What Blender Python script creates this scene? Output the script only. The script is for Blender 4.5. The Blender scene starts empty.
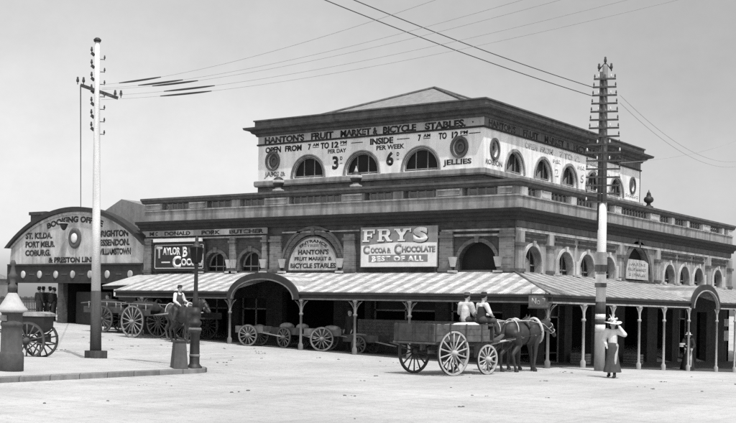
import bpy, bmesh, math, random
from mathutils import Vector, Matrix, noise
random.seed(7)
PI=math.pi; R=math.radians
sc=bpy.context.scene; COL=sc.collection

# ---------------------------------------------------------------- materials (a grey world: the photograph is monochrome)
def mat(name,v,rough=.85,var=.25,scale=3.,stretch=1.,bump=0.,bscale=40.,streak=0.,metal=0.,spec=.3,tint=.0):
    m=bpy.data.materials.new(name);m.use_nodes=True;n=m.node_tree.nodes;l=m.node_tree.links
    b=n['Principled BSDF'];b.inputs['Roughness'].default_value=rough;b.inputs['Metallic'].default_value=metal
    b.inputs['Specular IOR Level'].default_value=spec
    tc=n.new('ShaderNodeTexCoord');mp=n.new('ShaderNodeMapping');mp.inputs['Scale'].default_value=(1,1,1/stretch)
    l.new(tc.outputs['Object'],mp.inputs['Vector'])
    no=n.new('ShaderNodeTexNoise');no.inputs['Scale'].default_value=scale;no.inputs['Detail'].default_value=6;no.inputs['Roughness'].default_value=.65
    l.new(mp.outputs[0],no.inputs['Vector'])
    mr=n.new('ShaderNodeMapRange');mr.inputs['From Min'].default_value=.3;mr.inputs['From Max'].default_value=.7
    mr.inputs['To Min'].default_value=v*(1-var);mr.inputs['To Max'].default_value=v*(1+var)
    l.new(no.outputs['Fac'],mr.inputs['Value']);out=mr.outputs[0]
    if streak:
        mp2=n.new('ShaderNodeMapping');mp2.inputs['Scale'].default_value=(2.2,2.2,.22);l.new(tc.outputs['Object'],mp2.inputs['Vector'])
        n2=n.new('ShaderNodeTexNoise');n2.inputs['Scale'].default_value=1.6;n2.inputs['Detail'].default_value=5;l.new(mp2.outputs[0],n2.inputs['Vector'])
        r2=n.new('ShaderNodeMapRange');r2.inputs['From Min'].default_value=.42;r2.inputs['From Max'].default_value=.68
        r2.inputs['To Min'].default_value=1.;r2.inputs['To Max'].default_value=1-streak;l.new(n2.outputs['Fac'],r2.inputs['Value'])
        mm=n.new('ShaderNodeMath');mm.operation='MULTIPLY';l.new(out,mm.inputs[0]);l.new(r2.outputs[0],mm.inputs[1]);out=mm.outputs[0]
    l.new(out,b.inputs['Base Color'])
    if bump:
        nb=n.new('ShaderNodeTexNoise');nb.inputs['Scale'].default_value=bscale;nb.inputs['Detail'].default_value=4;l.new(tc.outputs['Object'],nb.inputs['Vector'])
        bp=n.new('ShaderNodeBump');bp.inputs['Strength'].default_value=bump;bp.inputs['Distance'].default_value=.02
        l.new(nb.outputs['Fac'],bp.inputs['Height']);l.new(bp.outputs[0],b.inputs['Normal'])
    m['out']=out.node.name
    return m
def worn(name,v,v2,lo=.5,hi=.62,scale=5.):
    m=mat(name,v,.8,.3,6);n,l,b=m.node_tree.nodes,m.node_tree.links,m.node_tree.nodes['Principled BSDF']
    tc=n.new('ShaderNodeTexCoord');t=n.new('ShaderNodeTexNoise');t.inputs['Scale'].default_value=scale;t.inputs['Detail'].default_value=8;t.inputs['Roughness'].default_value=.7;l.new(tc.outputs['Object'],t.inputs['Vector'])
    r=n.new('ShaderNodeMapRange');r.inputs['From Min'].default_value=lo;r.inputs['From Max'].default_value=hi;r.inputs['To Min'].default_value=v;r.inputs['To Max'].default_value=v2
    l.new(t.outputs['Fac'],r.inputs['Value']);l.new(r.outputs[0],b.inputs['Base Color']);return m
def nodes(m): return m.node_tree.nodes,m.node_tree.links,m.node_tree.nodes['Principled BSDF']
def brick(name,v,mortar,var=.3,streak=.35,w=.24,h=.085):
    m=mat(name,v,.92,var,1.3,1,.25,30,streak);n,l,b=nodes(m)
    geo=n.new('ShaderNodeNewGeometry');sx=n.new('ShaderNodeSeparateXYZ');l.new(geo.outputs['Position'],sx.inputs[0])
    ad=n.new('ShaderNodeMath');ad.operation='ADD';l.new(sx.outputs[0],ad.inputs[0]);l.new(sx.outputs[1],ad.inputs[1])
    cb=n.new('ShaderNodeCombineXYZ');l.new(ad.outputs[0],cb.inputs[0]);l.new(sx.outputs[2],cb.inputs[1])
    bt=n.new('ShaderNodeTexBrick');bt.inputs['Scale'].default_value=1;bt.inputs['Brick Width'].default_value=w;bt.inputs['Row Height'].default_value=h
    bt.inputs['Mortar Size'].default_value=.010;bt.inputs['Color1'].default_value=(1.25,)*3+(1,);bt.inputs['Color2'].default_value=(.7,)*3+(1,)
    bt.inputs['Mortar'].default_value=(mortar/v,)*3+(1,);l.new(cb.outputs[0],bt.inputs['Vector'])
    mm=n.new('ShaderNodeMix');mm.data_type='RGBA';mm.blend_type='MULTIPLY';mm.inputs[0].default_value=1
    src=b.inputs['Base Color'].links[0].from_socket;l.new(src,mm.inputs[6]);l.new(bt.outputs['Color'],mm.inputs[7]);l.new(mm.outputs[2],b.inputs['Base Color'])
    return m
def striped(name,a,c,period,axis,duty=.5,soft=.06):
    """corrugated iron painted in broad stripes that run down the slope"""
    m=mat(name,1.,.75,.28,3.,1,0,streak=.3);n,l,b=nodes(m)
    src=b.inputs['Base Color'].links[0].from_socket
    geo=n.new('ShaderNodeNewGeometry');sx=n.new('ShaderNodeSeparateXYZ');l.new(geo.outputs['Position'],sx.inputs[0])
    def M(op,x,y=None):
        k=n.new('ShaderNodeMath');k.operation=op
        for i,q in enumerate((x,y)):
            if q is None: continue
            if isinstance(q,(int,float)): k.inputs[i].default_value=q
            else: l.new(q,k.inputs[i])
        return k.outputs[0]
    wn=n.new('ShaderNodeTexNoise');wn.inputs['Scale'].default_value=1.1;wn.inputs['Detail'].default_value=3;l.new(geo.outputs['Position'],wn.inputs['Vector'])
    co=M('ADD',sx.outputs[axis],M('MULTIPLY',wn.outputs['Fac'],.16));fr=M('FRACT',M('DIVIDE',M('ADD',co,100.),period))
    mr=n.new('ShaderNodeMapRange');mr.inputs['From Min'].default_value=duty-soft;mr.inputs['From Max'].default_value=duty+soft
    mr.inputs['To Min'].default_value=a;mr.inputs['To Max'].default_value=c;l.new(fr,mr.inputs['Value'])
    l.new(M('MULTIPLY',src,mr.outputs[0]),b.inputs['Base Color'])
    w=M('SINE',M('MULTIPLY',co,2*PI/.076))
    bp=n.new('ShaderNodeBump');bp.inputs['Strength'].default_value=.5;bp.inputs['Distance'].default_value=.012;l.new(w,bp.inputs['Height']);l.new(bp.outputs[0],b.inputs['Normal'])
    return m
def ground_mat():
    m=mat('pale_road_dust',.385,.95,.08,.5,1,.35,18);n,l,b=nodes(m)
    src=b.inputs['Base Color'].links[0].from_socket
    geo=n.new('ShaderNodeNewGeometry')
    def noise(sx,sy,rot,scale,lo,hi,a,c,detail=6):
        mp=n.new('ShaderNodeMapping');mp.inputs['Scale'].default_value=(sx,sy,1);mp.inputs['Rotation'].default_value=(0,0,rot);l.new(geo.outputs['Position'],mp.inputs['Vector'])
        t=n.new('ShaderNodeTexNoise');t.inputs['Scale'].default_value=scale;t.inputs['Detail'].default_value=detail;l.new(mp.outputs[0],t.inputs['Vector'])
        r=n.new('ShaderNodeMapRange');r.inputs['From Min'].default_value=lo;r.inputs['From Max'].default_value=hi;r.inputs['To Min'].default_value=a;r.inputs['To Max'].default_value=c
        l.new(t.outputs['Fac'],r.inputs['Value']);return r.outputs[0]
    for o in (noise(1,1,0,.16,.35,.65,.86,1.07),noise(.06,3.,R(8),1.,.5,.75,1.,.86),noise(3.,.06,R(-14),1.,.52,.75,1.,.88),noise(.3,1.6,R(12),.8,.5,.8,1.,.95),noise(1,1,.9,1.7,.45,.75,1.02,.93),noise(1,1,0,7.,.54,.78,1.,.66),noise(1,1,.4,42.,.4,.7,1.08,.84),noise(1,.35,.2,.55,.5,.72,1.,.84)):
        k=n.new('ShaderNodeMath');k.operation='MULTIPLY';l.new(src,k.inputs[0]);l.new(o,k.inputs[1]);src=k.outputs[0]
    l.new(src,b.inputs['Base Color']);return m
M={}
M['ground']=ground_mat()
M['path']=mat('worn_asphalt_path',.355,.95,.10,1.2,1,.3,25)
M['kerb']=brick('bluestone_kerb',.2,.05,.3,.3,.9,5.)
M['plinth']=mat('grey_cement_render',.26,.9,.28,2.,1,.2,25,.45)
M['shopwall']=brick('shade_dark_shop_brick',.03,.04)  # near-black brick: the veranda's shade is put into the colour
M['shadepath']=mat('shade_dark_bluestone',.05,.9,.2,2,1,.3,20)  # dark bluestone, blackened further to carry the veranda's shade
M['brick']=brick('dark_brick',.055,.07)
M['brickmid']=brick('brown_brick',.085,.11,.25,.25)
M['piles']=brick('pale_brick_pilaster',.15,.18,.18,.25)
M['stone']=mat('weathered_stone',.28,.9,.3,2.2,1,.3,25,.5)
M['stonelite']=mat('pale_cement_render',.42,.9,.22,2.,1,.2,25,.42)
M['stonedark']=mat('dark_stone',.10,.9,.3,2.2,1,.3,25,.3)
M['cornice']=mat('dark_painted_cornice',.03,.8,.3,3,1,.2,25)
M['cornicemid']=mat('grey_painted_cornice',.085,.8,.3,3,1,.2,25,.3)
M['white']=mat('whitewashed_wall',.72,.9,.1,1.6,1,.15,30,.26)
M['frieze']=mat('pale_frieze_paint',.4,.9,.14,2.2,1,.15,30,.25)
M['friezeShade']=mat('cornice_shade_on_frieze',.13,.9,.25,2.2,1,.15,30,.4)  # grey stands for the cornice's shade on the side frieze
M['black']=worn('black_signwriting',.022,.24,.52,.72)
M['greyletter']=worn('faded_signwriting',.12,.5,.42,.66)
M['faint']=worn('very_faded_signwriting',.36,.7,.4,.6)
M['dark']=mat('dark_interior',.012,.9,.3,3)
M['glass']=mat('dark_window_glass',.012,.35,.3,2,spec=.12)
M['slate']=mat('slate_roof',.2,.7,.18,5,1,.3,30,.2)
M['paintwhite']=mat('white_sign_paint',.6,.8,.08,4,1,0,30,.1)
M['signgrey']=mat('mid_grey_sign_paint',.2,.8,.16,4,1,0,30,.2)
M['signdark']=mat('black_sign_paint',.02,.6,.3,4)
M['iron']=mat('dark_cast_iron',.035,.55,.3,6,1,.2,40,0,.3)
M['ironpale']=mat('pale_painted_sunlit_iron',.33,.7,.2,6,1,.1,40,.3)
M['irongrey']=mat('grey_painted_iron',.15,.7,.25,6,1,.1,40,.3)
M['woodwhite']=mat('white_painted_pole',.6,.8,.2,5,9,.5,30,.3)
M['wooddark']=mat('tarred_timber',.05,.85,.55,5,9,.6,30)
M['woodgrey']=mat('grey_weathered_timber',.2,.9,.3,5,4,.35,30,.3)
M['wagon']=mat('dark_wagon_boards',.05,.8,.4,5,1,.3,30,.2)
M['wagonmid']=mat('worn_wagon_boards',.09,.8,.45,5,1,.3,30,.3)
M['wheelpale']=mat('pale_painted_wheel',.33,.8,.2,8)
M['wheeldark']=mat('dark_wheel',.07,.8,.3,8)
M['leather']=mat('black_leather',.02,.5,.3,8)
M['strap']=mat('pale_harness_strap',.42,.7,.2,8)
M['horse']=mat('dark_bay_coat',.03,.55,.4,4)
M['horse2']=mat('brown_horse_coat',.055,.6,.4,4)
M['hair']=mat('horse_hair',.015,.7,.3,8)
M['skin']=mat('skin',.32,.6,.1,8)
M['cloth_white']=mat('white_cotton',.52,.95,.07,8,1,.2,30)
M['cloth_grey']=mat('grey_cloth',.22,.95,.15,10,1,.2,40)
M['cloth_black']=mat('black_cloth',.022,.95,.3,8,1,.2,40)
M['cloth_dark']=mat('dark_tweed',.055,.95,.25,10,1,.2,40)
M['strap2']=mat('dusty_wheel_paint',.2,.8,.3,8)
M['straw']=mat('pale_straw',.55,.9,.15,14,1,.2,60)
M['sack']=mat('pale_sacking',.42,.95,.2,7,1,.4,30)
M['granite']=mat('painted_iron_pillar',.075,.8,.22,7,1,.2,40,.3)
M['granitetop']=mat('whitewashed_cap',.36,.85,.12,7,1,.2,40)
M['porcelain']=mat('porcelain_insulator',.5,.3,.1,8)
M['insdark']=mat('dark_insulator',.04,.5,.2,8)
M['wire']=mat('telegraph_wire',.05,.7,.1,4)
M['wirefaint']=mat('bare_thin_wire',.3,.7,.1,4)
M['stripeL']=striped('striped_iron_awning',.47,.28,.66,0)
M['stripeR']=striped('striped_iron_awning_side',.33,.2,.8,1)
M['hoard']=mat('grey_hoarding_boards',.17,.9,.3,4,1,.3,30,.3)
M['farwall']=mat('far_building_render',.16,.9,.3,1,1,0)

# ---------------------------------------------------------------- mesh builder
def I(p): return p
class MB:
    def __init__(s): s.v=[];s.f=[];s.sm=[]
    def add(s,vs,fs,smooth=False,P=I):
        b=len(s.v);s.v+=[tuple(P(v)) for v in vs]
        for f in fs: s.f.append(tuple(b+i for i in f));s.sm.append(smooth)
        return s
    def box(s,a,b,P=I):
        (x0,y0,z0),(x1,y1,z1)=a,b
        return s.add([(x0,y0,z0),(x1,y0,z0),(x1,y1,z0),(x0,y1,z0),(x0,y0,z1),(x1,y0,z1),(x1,y1,z1),(x0,y1,z1)],
          [(0,3,2,1),(4,5,6,7),(0,1,5,4),(1,2,6,5),(2,3,7,6),(3,0,4,7)],False,P)
    def prism(s,poly,fn,d0,d1,P=I,smooth=False):
        """poly: 2-D outline; fn(a,b,d) -> point"""
        n=len(poly);vs=[fn(a,b,d0) for a,b in poly]+[fn(a,b,d1) for a,b in poly]
        fs=[tuple(range(n)),tuple(range(2*n-1,n-1,-1))]+[(i,(i+1)%n,n+(i+1)%n,n+i) for i in range(n)]
        return s.add(vs,fs,smooth,P)
    def strip(s,inner,outer,fn,d0,d1,P=I,closed=False):
        """solid band between two equally long outlines"""
        n=len(inner);vs=[fn(*p,d) for d in (d0,d1) for q in (inner,outer) for p in q]
        fs=[]
        for i in range(n if closed else n-1):
            j=(i+1)%n
            fs+=[(i,j,n+j,n+i),(2*n+i,3*n+i,3*n+j,2*n+j),(i,2*n+i,2*n+j,j),(n+i,n+j,3*n+j,3*n+i)]
        if not closed: fs+=[(0,n,3*n,2*n),(n-1,3*n-1,4*n-1,2*n-1)]
        return s.add(vs,fs,False,P)
    def tube(s,pts,r,seg=8,P=I,cap=True):
        pts=[Vector(p) for p in pts];n=len(pts);rs=r if isinstance(r,(list,tuple)) else [r]*n
        vs=[];up=Vector((0,0,1))
        for i,p in enumerate(pts):
            d=(pts[min(i+1,n-1)]-pts[max(i-1,0)]).normalized()
            a=d.cross(up)
            if a.length<.05: a=d.cross(Vector((1,0,0)))
            a.normalize();b=d.cross(a)
            for k in range(seg):
                t=2*PI*k/seg;vs.append(p+(a*math.cos(t)+b*math.sin(t))*rs[i])
        fs=[(i*seg+k,i*seg+(k+1)%seg,(i+1)*seg+(k+1)%seg,(i+1)*seg+k) for i in range(n-1) for k in range(seg)]
        if cap: fs+=[tuple(range(seg-1,-1,-1)),tuple((n-1)*seg+k for k in range(seg))]
        return s.add(vs,fs,True,P)
    def bar(s,a,b,w,h=None,P=I):
        """square bar between two points"""
        return s.tube([a,b],[(w)*.7071]*2,4,P) if h is None else s._bar(a,b,w,h,P)
    def _bar(s,a,b,w,h,P):
        a=Vector(a);b=Vector(b);d=(b-a).normalized();x=d.cross(Vector((0,0,1)))
        if x.length<.05:x=Vector((1,0,0))
        x.normalize();z=x.cross(d)
        vs=[p+x*sx*w/2+z*sz*h/2 for p in (a,b) for sx,sz in ((-1,-1),(1,-1),(1,1),(-1,1))]
        return s.add(vs,[(0,1,2,3),(7,6,5,4),(0,4,5,1),(1,5,6,2),(2,6,7,3),(3,7,4,0)],False,P)
    def lathe(s,prof,seg=16,c=(0,0,0),P=I,axis='z',cap=True):
        vs=[];n=len(prof)
        for r,z in prof:
            for k in range(seg):
                t=2*PI*k/seg;q=(r*math.cos(t),r*math.sin(t),z)
                if axis=='x': q=(z,r*math.cos(t),r*math.sin(t))
                if axis=='y': q=(r*math.cos(t),z,r*math.sin(t))
                vs.append((c[0]+q[0],c[1]+q[1],c[2]+q[2]))
        fs=[(i*seg+k,i*seg+(k+1)%seg,(i+1)*seg+(k+1)%seg,(i+1)*seg+k) for i in range(n-1) for k in range(seg)]
        if cap: fs+=[tuple(range(seg-1,-1,-1)),tuple((n-1)*seg+k for k in range(seg))]
        return s.add(vs,fs,True,P)
    def ell(s,c,r,P=I,seg=14,rings=9):
        prof=[(max(1e-3,math.sin(PI*i/rings)),-math.cos(PI*i/rings)) for i in range(rings+1)]
        return s.lathe(prof,seg,P=lambda q:P((c[0]+q[0]*r[0],c[1]+q[1]*r[1],c[2]+q[2]*r[2])))
    def cap(s,a,b,ra,rb,P=I,seg=10):
        """tapered capsule"""
        a=Vector(a);b=Vector(b);d=b-a;L=d.length or 1e-4;q=d.to_track_quat('Z','Y') if d.length>1e-6 else Matrix.Identity(3).to_quaternion()
        prof=[(ra*math.sin(t),-ra*math.cos(t)) for t in (.01,PI/6,PI/3,PI/2)]+[(rb*math.sin(t),L-rb*math.cos(t)) for t in (PI/2,2*PI/3,5*PI/6,PI-.01)]
        return s.lathe(prof,seg,P=lambda p:P(a+q@Vector(p)))
    def mesh(s,name):
        me=bpy.data.meshes.new(name);me.from_pydata(s.v,[],s.f);me.update()
        bm=bmesh.new();bm.from_mesh(me);bmesh.ops.recalc_face_normals(bm,faces=bm.faces);bm.to_mesh(me);bm.free()
        me.polygons.foreach_set('use_smooth',s.sm);return me
    def build(s,name,m,parent=None,world=False):
        me=s.mesh(name);return ob(name,me,m,parent,world)
def ob(name,me,m,parent=None,world=False):
    if m is not None and not me.materials: me.materials.append(m)
    o=bpy.data.objects.new(name,me);COL.objects.link(o)
    if parent is not None:
        o.parent=parent
        if world:
            p=parent;mw=Matrix.Identity(4)
            while p: mw=Matrix.LocRotScale(p.location,p.rotation_euler,p.scale)@mw;p=p.parent
            me.transform(mw.inverted())
    return o
def tag(o,label=None,cat=None,group=None,kind=None):
    for k,v in (('label',label),('category',cat),('group',group),('kind',kind)):
        if v: o[k]=v
    return o
def thing(name,loc,rz,label,cat,group=None):
    o=bpy.data.objects.new(name,None);COL.objects.link(o);o.location=loc;o.rotation_euler=(0,0,rz);o.empty_display_size=.3
    return tag(o,label,cat,group)
def dup(root,loc,rz,label,group=None):
    def cp(o,par):
        c=o.copy();COL.objects.link(c);c.parent=par
        for ch in list(o.children): cp(ch,c)
        return c
    r=cp(root,None);r.location=loc;r.rotation_euler=(0,0,rz);r['label']=label
    if group: r['group']=group
    return r
def remesh(mb,name,vox=.02,smooth=3,dec=1.):
    me=mb.mesh(name);o=bpy.data.objects.new('tmp',me);COL.objects.link(o)
    r=o.modifiers.new('r','REMESH');r.mode='VOXEL';r.voxel_size=vox;r.use_smooth_shade=True
    s=o.modifiers.new('s','SMOOTH');s.factor=.5;s.iterations=smooth
    if dec<1: d=o.modifiers.new('d','DECIMATE');d.ratio=dec
    dg=bpy.context.evaluated_depsgraph_get();dg.update()
    me2=bpy.data.meshes.new_from_object(o.evaluated_get(dg));me2.name=name;me2.materials.clear()
    me2.polygons.foreach_set('use_smooth',[True]*len(me2.polygons))
    bpy.data.objects.remove(o);bpy.data.meshes.remove(me);return me2

def text_mesh(s,P,t0,t1,z0,z1,out,bold=.0,thick=.006,arc=None,sp=1.):
    """lettering laid on a face: fitted to the box t0..t1 x z0..z1 ; P(t,out,z)"""
    cu=bpy.data.curves.new('txt','FONT');cu.body=s;cu.size=1;cu.offset=bold;cu.resolution_u=3;cu.space_character=sp
    o=bpy.data.objects.new('txt',cu);COL.objects.link(o);dg=bpy.context.evaluated_depsgraph_get();dg.update()
    me=bpy.data.meshes.new_from_object(o.evaluated_get(dg));bpy.data.objects.remove(o)
    bm=bmesh.new();bm.from_mesh(me);bpy.data.meshes.remove(me)
    bmesh.ops.remove_doubles(bm,verts=bm.verts,dist=1e-5)
    sd=(sum(map(ord,s))%97)*3.1
    xs=[v.co.x for v in bm.verts];ys=[v.co.y for v in bm.verts];x0,x1,y0,y1=min(xs),max(xs),0.,max(ys)
    if min(ys)>.2:y0=min(ys)
    g=bmesh.ops.extrude_face_region(bm,geom=bm.faces[:]);
    top=[e for e in g['geom'] if isinstance(e,bmesh.types.BMVert)]
    for v in top: v.co.z=1
    for v in bm.verts:
        a=(v.co.x-x0)/(x1-x0);h=(v.co.y-y0)/(y1-y0);d=out+thick*v.co.z
        q_=noise.noise_vector(Vector((v.co.x*1.7+sd,v.co.y*1.7,0)));a+=.028*q_.x/(x1-x0);h+=.05*q_.y
        if arc:
            (ct,cz,r,a0,a1,ky)=arc;th=a0+(a1-a0)*a;rr=r+h*(z1-z0);v.co=Vector(P((ct+rr*math.cos(th),d,cz+ky*rr*math.sin(th))))
        else: v.co=Vector(P((t0+(t1-t0)*a,d,z0+(z1-z0)*h)))
    bmesh.ops.recalc_face_normals(bm,faces=bm.faces)
    me=bpy.data.meshes.new('lettering');bm.to_mesh(me);bm.free();return me
def letter(s,P,t0,t1,z0,z1,out,m,parent,bold=.02,arc=None,name='lettering',sp=1.,thick=.006):
    return ob(name,text_mesh(s,P,t0,t1,z0,z1,out,bold,thick,arc,sp),m,parent,True)

# ---------------------------------------------------------------- terrain
def smst(a,b,x):
    t=max(0,min(1,(x-a)/(b-a)));return t*t*(3-2*t)
def g(X,Y):
    x=max(min(X,0),-42);y=max(0,min(34,Y+1.5))
    return -.027*x+.0003*x*x-.044*y*smst(-3,2.87,X)
def axis(lo,hi,fine0,fine1,step,far):
    a=[];x=fine0
    while x<=fine1: a.append(x);x+=step
    s=step;x=fine0
    while x>lo: s*=1.5;x-=s;a.insert(0,max(x,lo))
    s=step;x=a[-1]
    while x<hi: s*=1.5;x+=s;a.append(min(x,hi))
    return a
def sheet(xs,ys,dz=0.):
    mb=MB();nx=len(xs);mb.add([(x,y,g(x,y)+dz) for y in ys for x in xs],[(j*nx+i,j*nx+i+1,(j+1)*nx+i+1,(j+1)*nx+i) for j in range(len(ys)-1) for i in range(nx-1)],True);return mb
tag(sheet(axis(-4000,4000,-45,30,1.,0),axis(-4000,4000,-45,40,1.,0)).build('road',M['ground']),kind='structure')
def slab(name,poly,h,m,skirt=.35):
    """raised paving that follows the ground: grid cells inside a polygon"""
    bm=bmesh.new();vs=[bm.verts.new((x,y,0)) for x,y in poly];bm.faces.new(vs)
    xs=[p[0] for p in poly];ys=[p[1] for p in poly]
    for k in range(int(min(xs)),int(max(xs))+1):
        bmesh.ops.bisect_plane(bm,geom=bm.verts[:]+bm.edges[:]+bm.faces[:],plane_co=(k,0,0),plane_no=(1,0,0))
    for k in range(int(min(ys)),int(max(ys))+1,2):
        bmesh.ops.bisect_plane(bm,geom=bm.verts[:]+bm.edges[:]+bm.faces[:],plane_co=(0,k,0),plane_no=(0,1,0))
    gm=bmesh.ops.extrude_face_region(bm,geom=bm.faces[:]);tops={e for e in gm['geom'] if isinstance(e,bmesh.types.BMVert)}
    for v in bm.verts: v.co.z=g(v.co.x,v.co.y)+(h if v in tops else -skirt)
    bmesh.ops.recalc_face_normals(bm,faces=bm.faces)
    me=bpy.data.meshes.new(name);bm.to_mesh(me);bm.free();return ob(name,me,m)
def arcpts(cx,cy,r,a0,a1,n=8): return [(cx+r*math.cos(R(a0+(a1-a0)*i/n)),cy+r*math.sin(R(a0+(a1-a0)*i/n))) for i in range(n+1)]
def kerbpoly(off):
    return [(-60,-44),(-1.55-off,-44)]+arcpts(-2.55,-15.45,1.-off,0,90)+[(-5.2,-14.45-off),(-7.6-off*.7,-17.9-off*.7),(-60,-17.9-off)]
tag(slab('kerb',kerbpoly(0),.118,M['kerb']),kind='structure')
tag(slab('footpath',kerbpoly(.3),.124,M['path']),kind='structure')
# flagged path under the veranda
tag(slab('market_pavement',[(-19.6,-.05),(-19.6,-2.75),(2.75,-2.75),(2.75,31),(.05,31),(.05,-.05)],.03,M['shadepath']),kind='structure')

# ---------------------------------------------------------------- market building
def Ff(p): return (p[0],-p[1],p[2])           # front face frame: t along X, out of the wall = -Y
def Fr(p): return (p[1],p[0],p[2])            # side face frame:  t along Y, out of the wall = +X
def arch_outline(c,r,zs,k=1.,n=14): return [(c-r*math.cos(PI*i/n),zs+k*r*math.sin(PI*i/n)) for i in range(n+1)]
def wall_open(t0,t1,z0,z1,ops,out,depth,P,back=True):
    """wall sheet with openings ('a',c,r,sill,spring,k) arches, ('r',a,b,z0,z1) rectangles, ('o',c,r,z,kz) oculi; reveals go inward"""
    mb=MB();ops=sorted(ops,key=lambda o:o[1]);t=t0
    def q(a,b,lo,hi):
        if b-a>1e-4 and hi-lo>1e-4: mb.add([(a,out,lo),(b,out,lo),(b,out,hi),(a,out,hi)],[(0,1,2,3)],False,P)
    for o in ops:
        if o[0]=='r': a,b=o[1],o[2];low=[(a,o[3]),(b,o[3])];up=[(a,o[4]),(b,o[4])]
        elif o[0]=='a':
            a,b=o[1]-o[2],o[1]+o[2];ol=arch_outline(o[1],o[2],o[4],o[5]);low=[(a,o[3]),(b,o[3])];up=ol
            if o[3]<o[4]-1e-4: up=ol
        else:
            a,b=o[1]-o[2],o[1]+o[2];up=arch_outline(o[1],o[2],o[3],o[4],12);low=[(x,2*o[3]-z) for x,z in up]
        q(t,a,z0,z1)
        for i in range(len(low)-1):
            (x0,y0),(x1,y1)=low[i],low[i+1];mb.add([(x0,out,z0),(x1,out,z0),(x1,out,y1),(x0,out,y0)],[(0,1,2,3)],False,P)
        for i in range(len(up)-1):
            (x0,y0),(x1,y1)=up[i],up[i+1];mb.add([(x0,out,y0),(x1,out,y1),(x1,out,z1),(x0,out,z1)],[(0,1,2,3)],False,P)
        loop=(low+list(reversed(up)));n=len(loop)
        for i in range(n):
            p,r_=loop[i],loop[(i+1)%n]
            if abs(p[0]-r_[0])+abs(p[1]-r_[1])<1e-5: continue
            mb.add([(p[0],out,p[1]),(r_[0],out,r_[1]),(r_[0],out-depth,r_[1]),(p[0],out-depth,p[1])],[(0,1,2,3)],False,P)
        t=b
    q(t,t1,z0,z1)
    if back: mb.add([(t0,out-depth-.12,z0),(t1,out-depth-.12,z0),(t1,out-depth-.12,z1),(t0,out-depth-.12,z1)],[(0,1,2,3)],False,P)
    return mb
LX=19.75; LY=25.3
mk=thing('market_building',(-9.9,12.6,0),0,'two tier brick market hall on the corner with painted sign walls upstairs','building')
def part(mb,name,m,par=mk): return mb.build(name,m,par,True)
ARF=[(-15.2,.64,3.5,3.72),(-13.12,.66,3.5,3.72),(-9.62,1.42,3.5,3.62),(-1.62,.86,3.5,3.72)]
ARR=[(1.42,.72,3.46,3.75),(4.3,.74,3.46,3.66),(6.38,.74,3.46,3.66),(8.6,.74,3.46,3.66),(11.95,1.5,3.46,3.5),(15.95,.72,3.46,3.66),(18.05,.72,3.46,3.66),(20.13,.72,3.46,3.66),(23.15,.74,3.46,3.66)]
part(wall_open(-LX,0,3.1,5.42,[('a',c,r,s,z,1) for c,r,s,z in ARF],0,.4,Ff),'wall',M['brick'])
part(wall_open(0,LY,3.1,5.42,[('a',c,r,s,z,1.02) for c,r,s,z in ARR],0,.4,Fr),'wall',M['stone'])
doorsF=[('r',-19.2,-17.1,-.2,2.3),('r',-16.2,-14.5,-.2,2.3),('r',-13.8,-12.2,-.2,2.3),('r',-11.3,-8.5,-.2,2.6),('r',-7.7,-6.9,-.2,2.25),('r',-6.6,-3.5,1.5,2.35),('r',-2.9,-.5,.7,2.35)]
doorsR=[('r',.5,1.9,-1,2.2),('r',2.6,4.4,-.2,2.2),('r',5.1,7.,-1,2.2),('r',7.6,9.4,-.4,2.2),('r',10.6,13.3,-1.5,2.6),('r',14.6,16.6,-1.5,2.2),('r',17.4,19.2,-.6,2.2),('r',20.1,21.6,-1.5,2.1)]
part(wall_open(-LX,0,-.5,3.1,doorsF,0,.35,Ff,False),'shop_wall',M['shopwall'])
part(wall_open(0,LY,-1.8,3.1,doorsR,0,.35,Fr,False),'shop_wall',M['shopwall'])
# shop interiors: rear walls and floor of one dark hall
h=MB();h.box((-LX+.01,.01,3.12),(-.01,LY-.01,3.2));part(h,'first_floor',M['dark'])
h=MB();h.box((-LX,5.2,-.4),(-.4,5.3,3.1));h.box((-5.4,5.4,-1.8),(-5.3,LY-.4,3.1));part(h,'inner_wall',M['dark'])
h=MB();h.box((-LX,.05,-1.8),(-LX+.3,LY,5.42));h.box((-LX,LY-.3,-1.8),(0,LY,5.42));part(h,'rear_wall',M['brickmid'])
h=MB();h.box((-LX+.3,.05,.25),(-.3,5.2,.3));part(h,'shop_floor',M['wooddark'])
# shop joinery
def joinery(P,ops,z_lift=0):
    for o in ops:
        a,b,z0,z1=o[1:]
        f=part(MB().box((a,-.30,z1-.5),(b,-.26,z1-.44),P).box((a,-.30,max(z0,-.2)),(a+.07,-.26,z1),P).box((b-.07,-.30,max(z0,-.2)),(b,-.26,z1),P).box(((a+b)/2-.035,-.30,max(z0,-.2)),((a+b)/2+.035,-.26,z1),P),'shop_frame',M['woodgrey'])
        gl=MB().box((a+.07,-.29,z1-.44),(b-.07,-.275,z1),P);gl.build('pane',M['glass'],f,True)
joinery(Ff,[doorsF[1],doorsF[2],doorsF[5],doorsF[6]]);joinery(Fr,[doorsR[1],doorsR[3],doorsR[6]])
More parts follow.
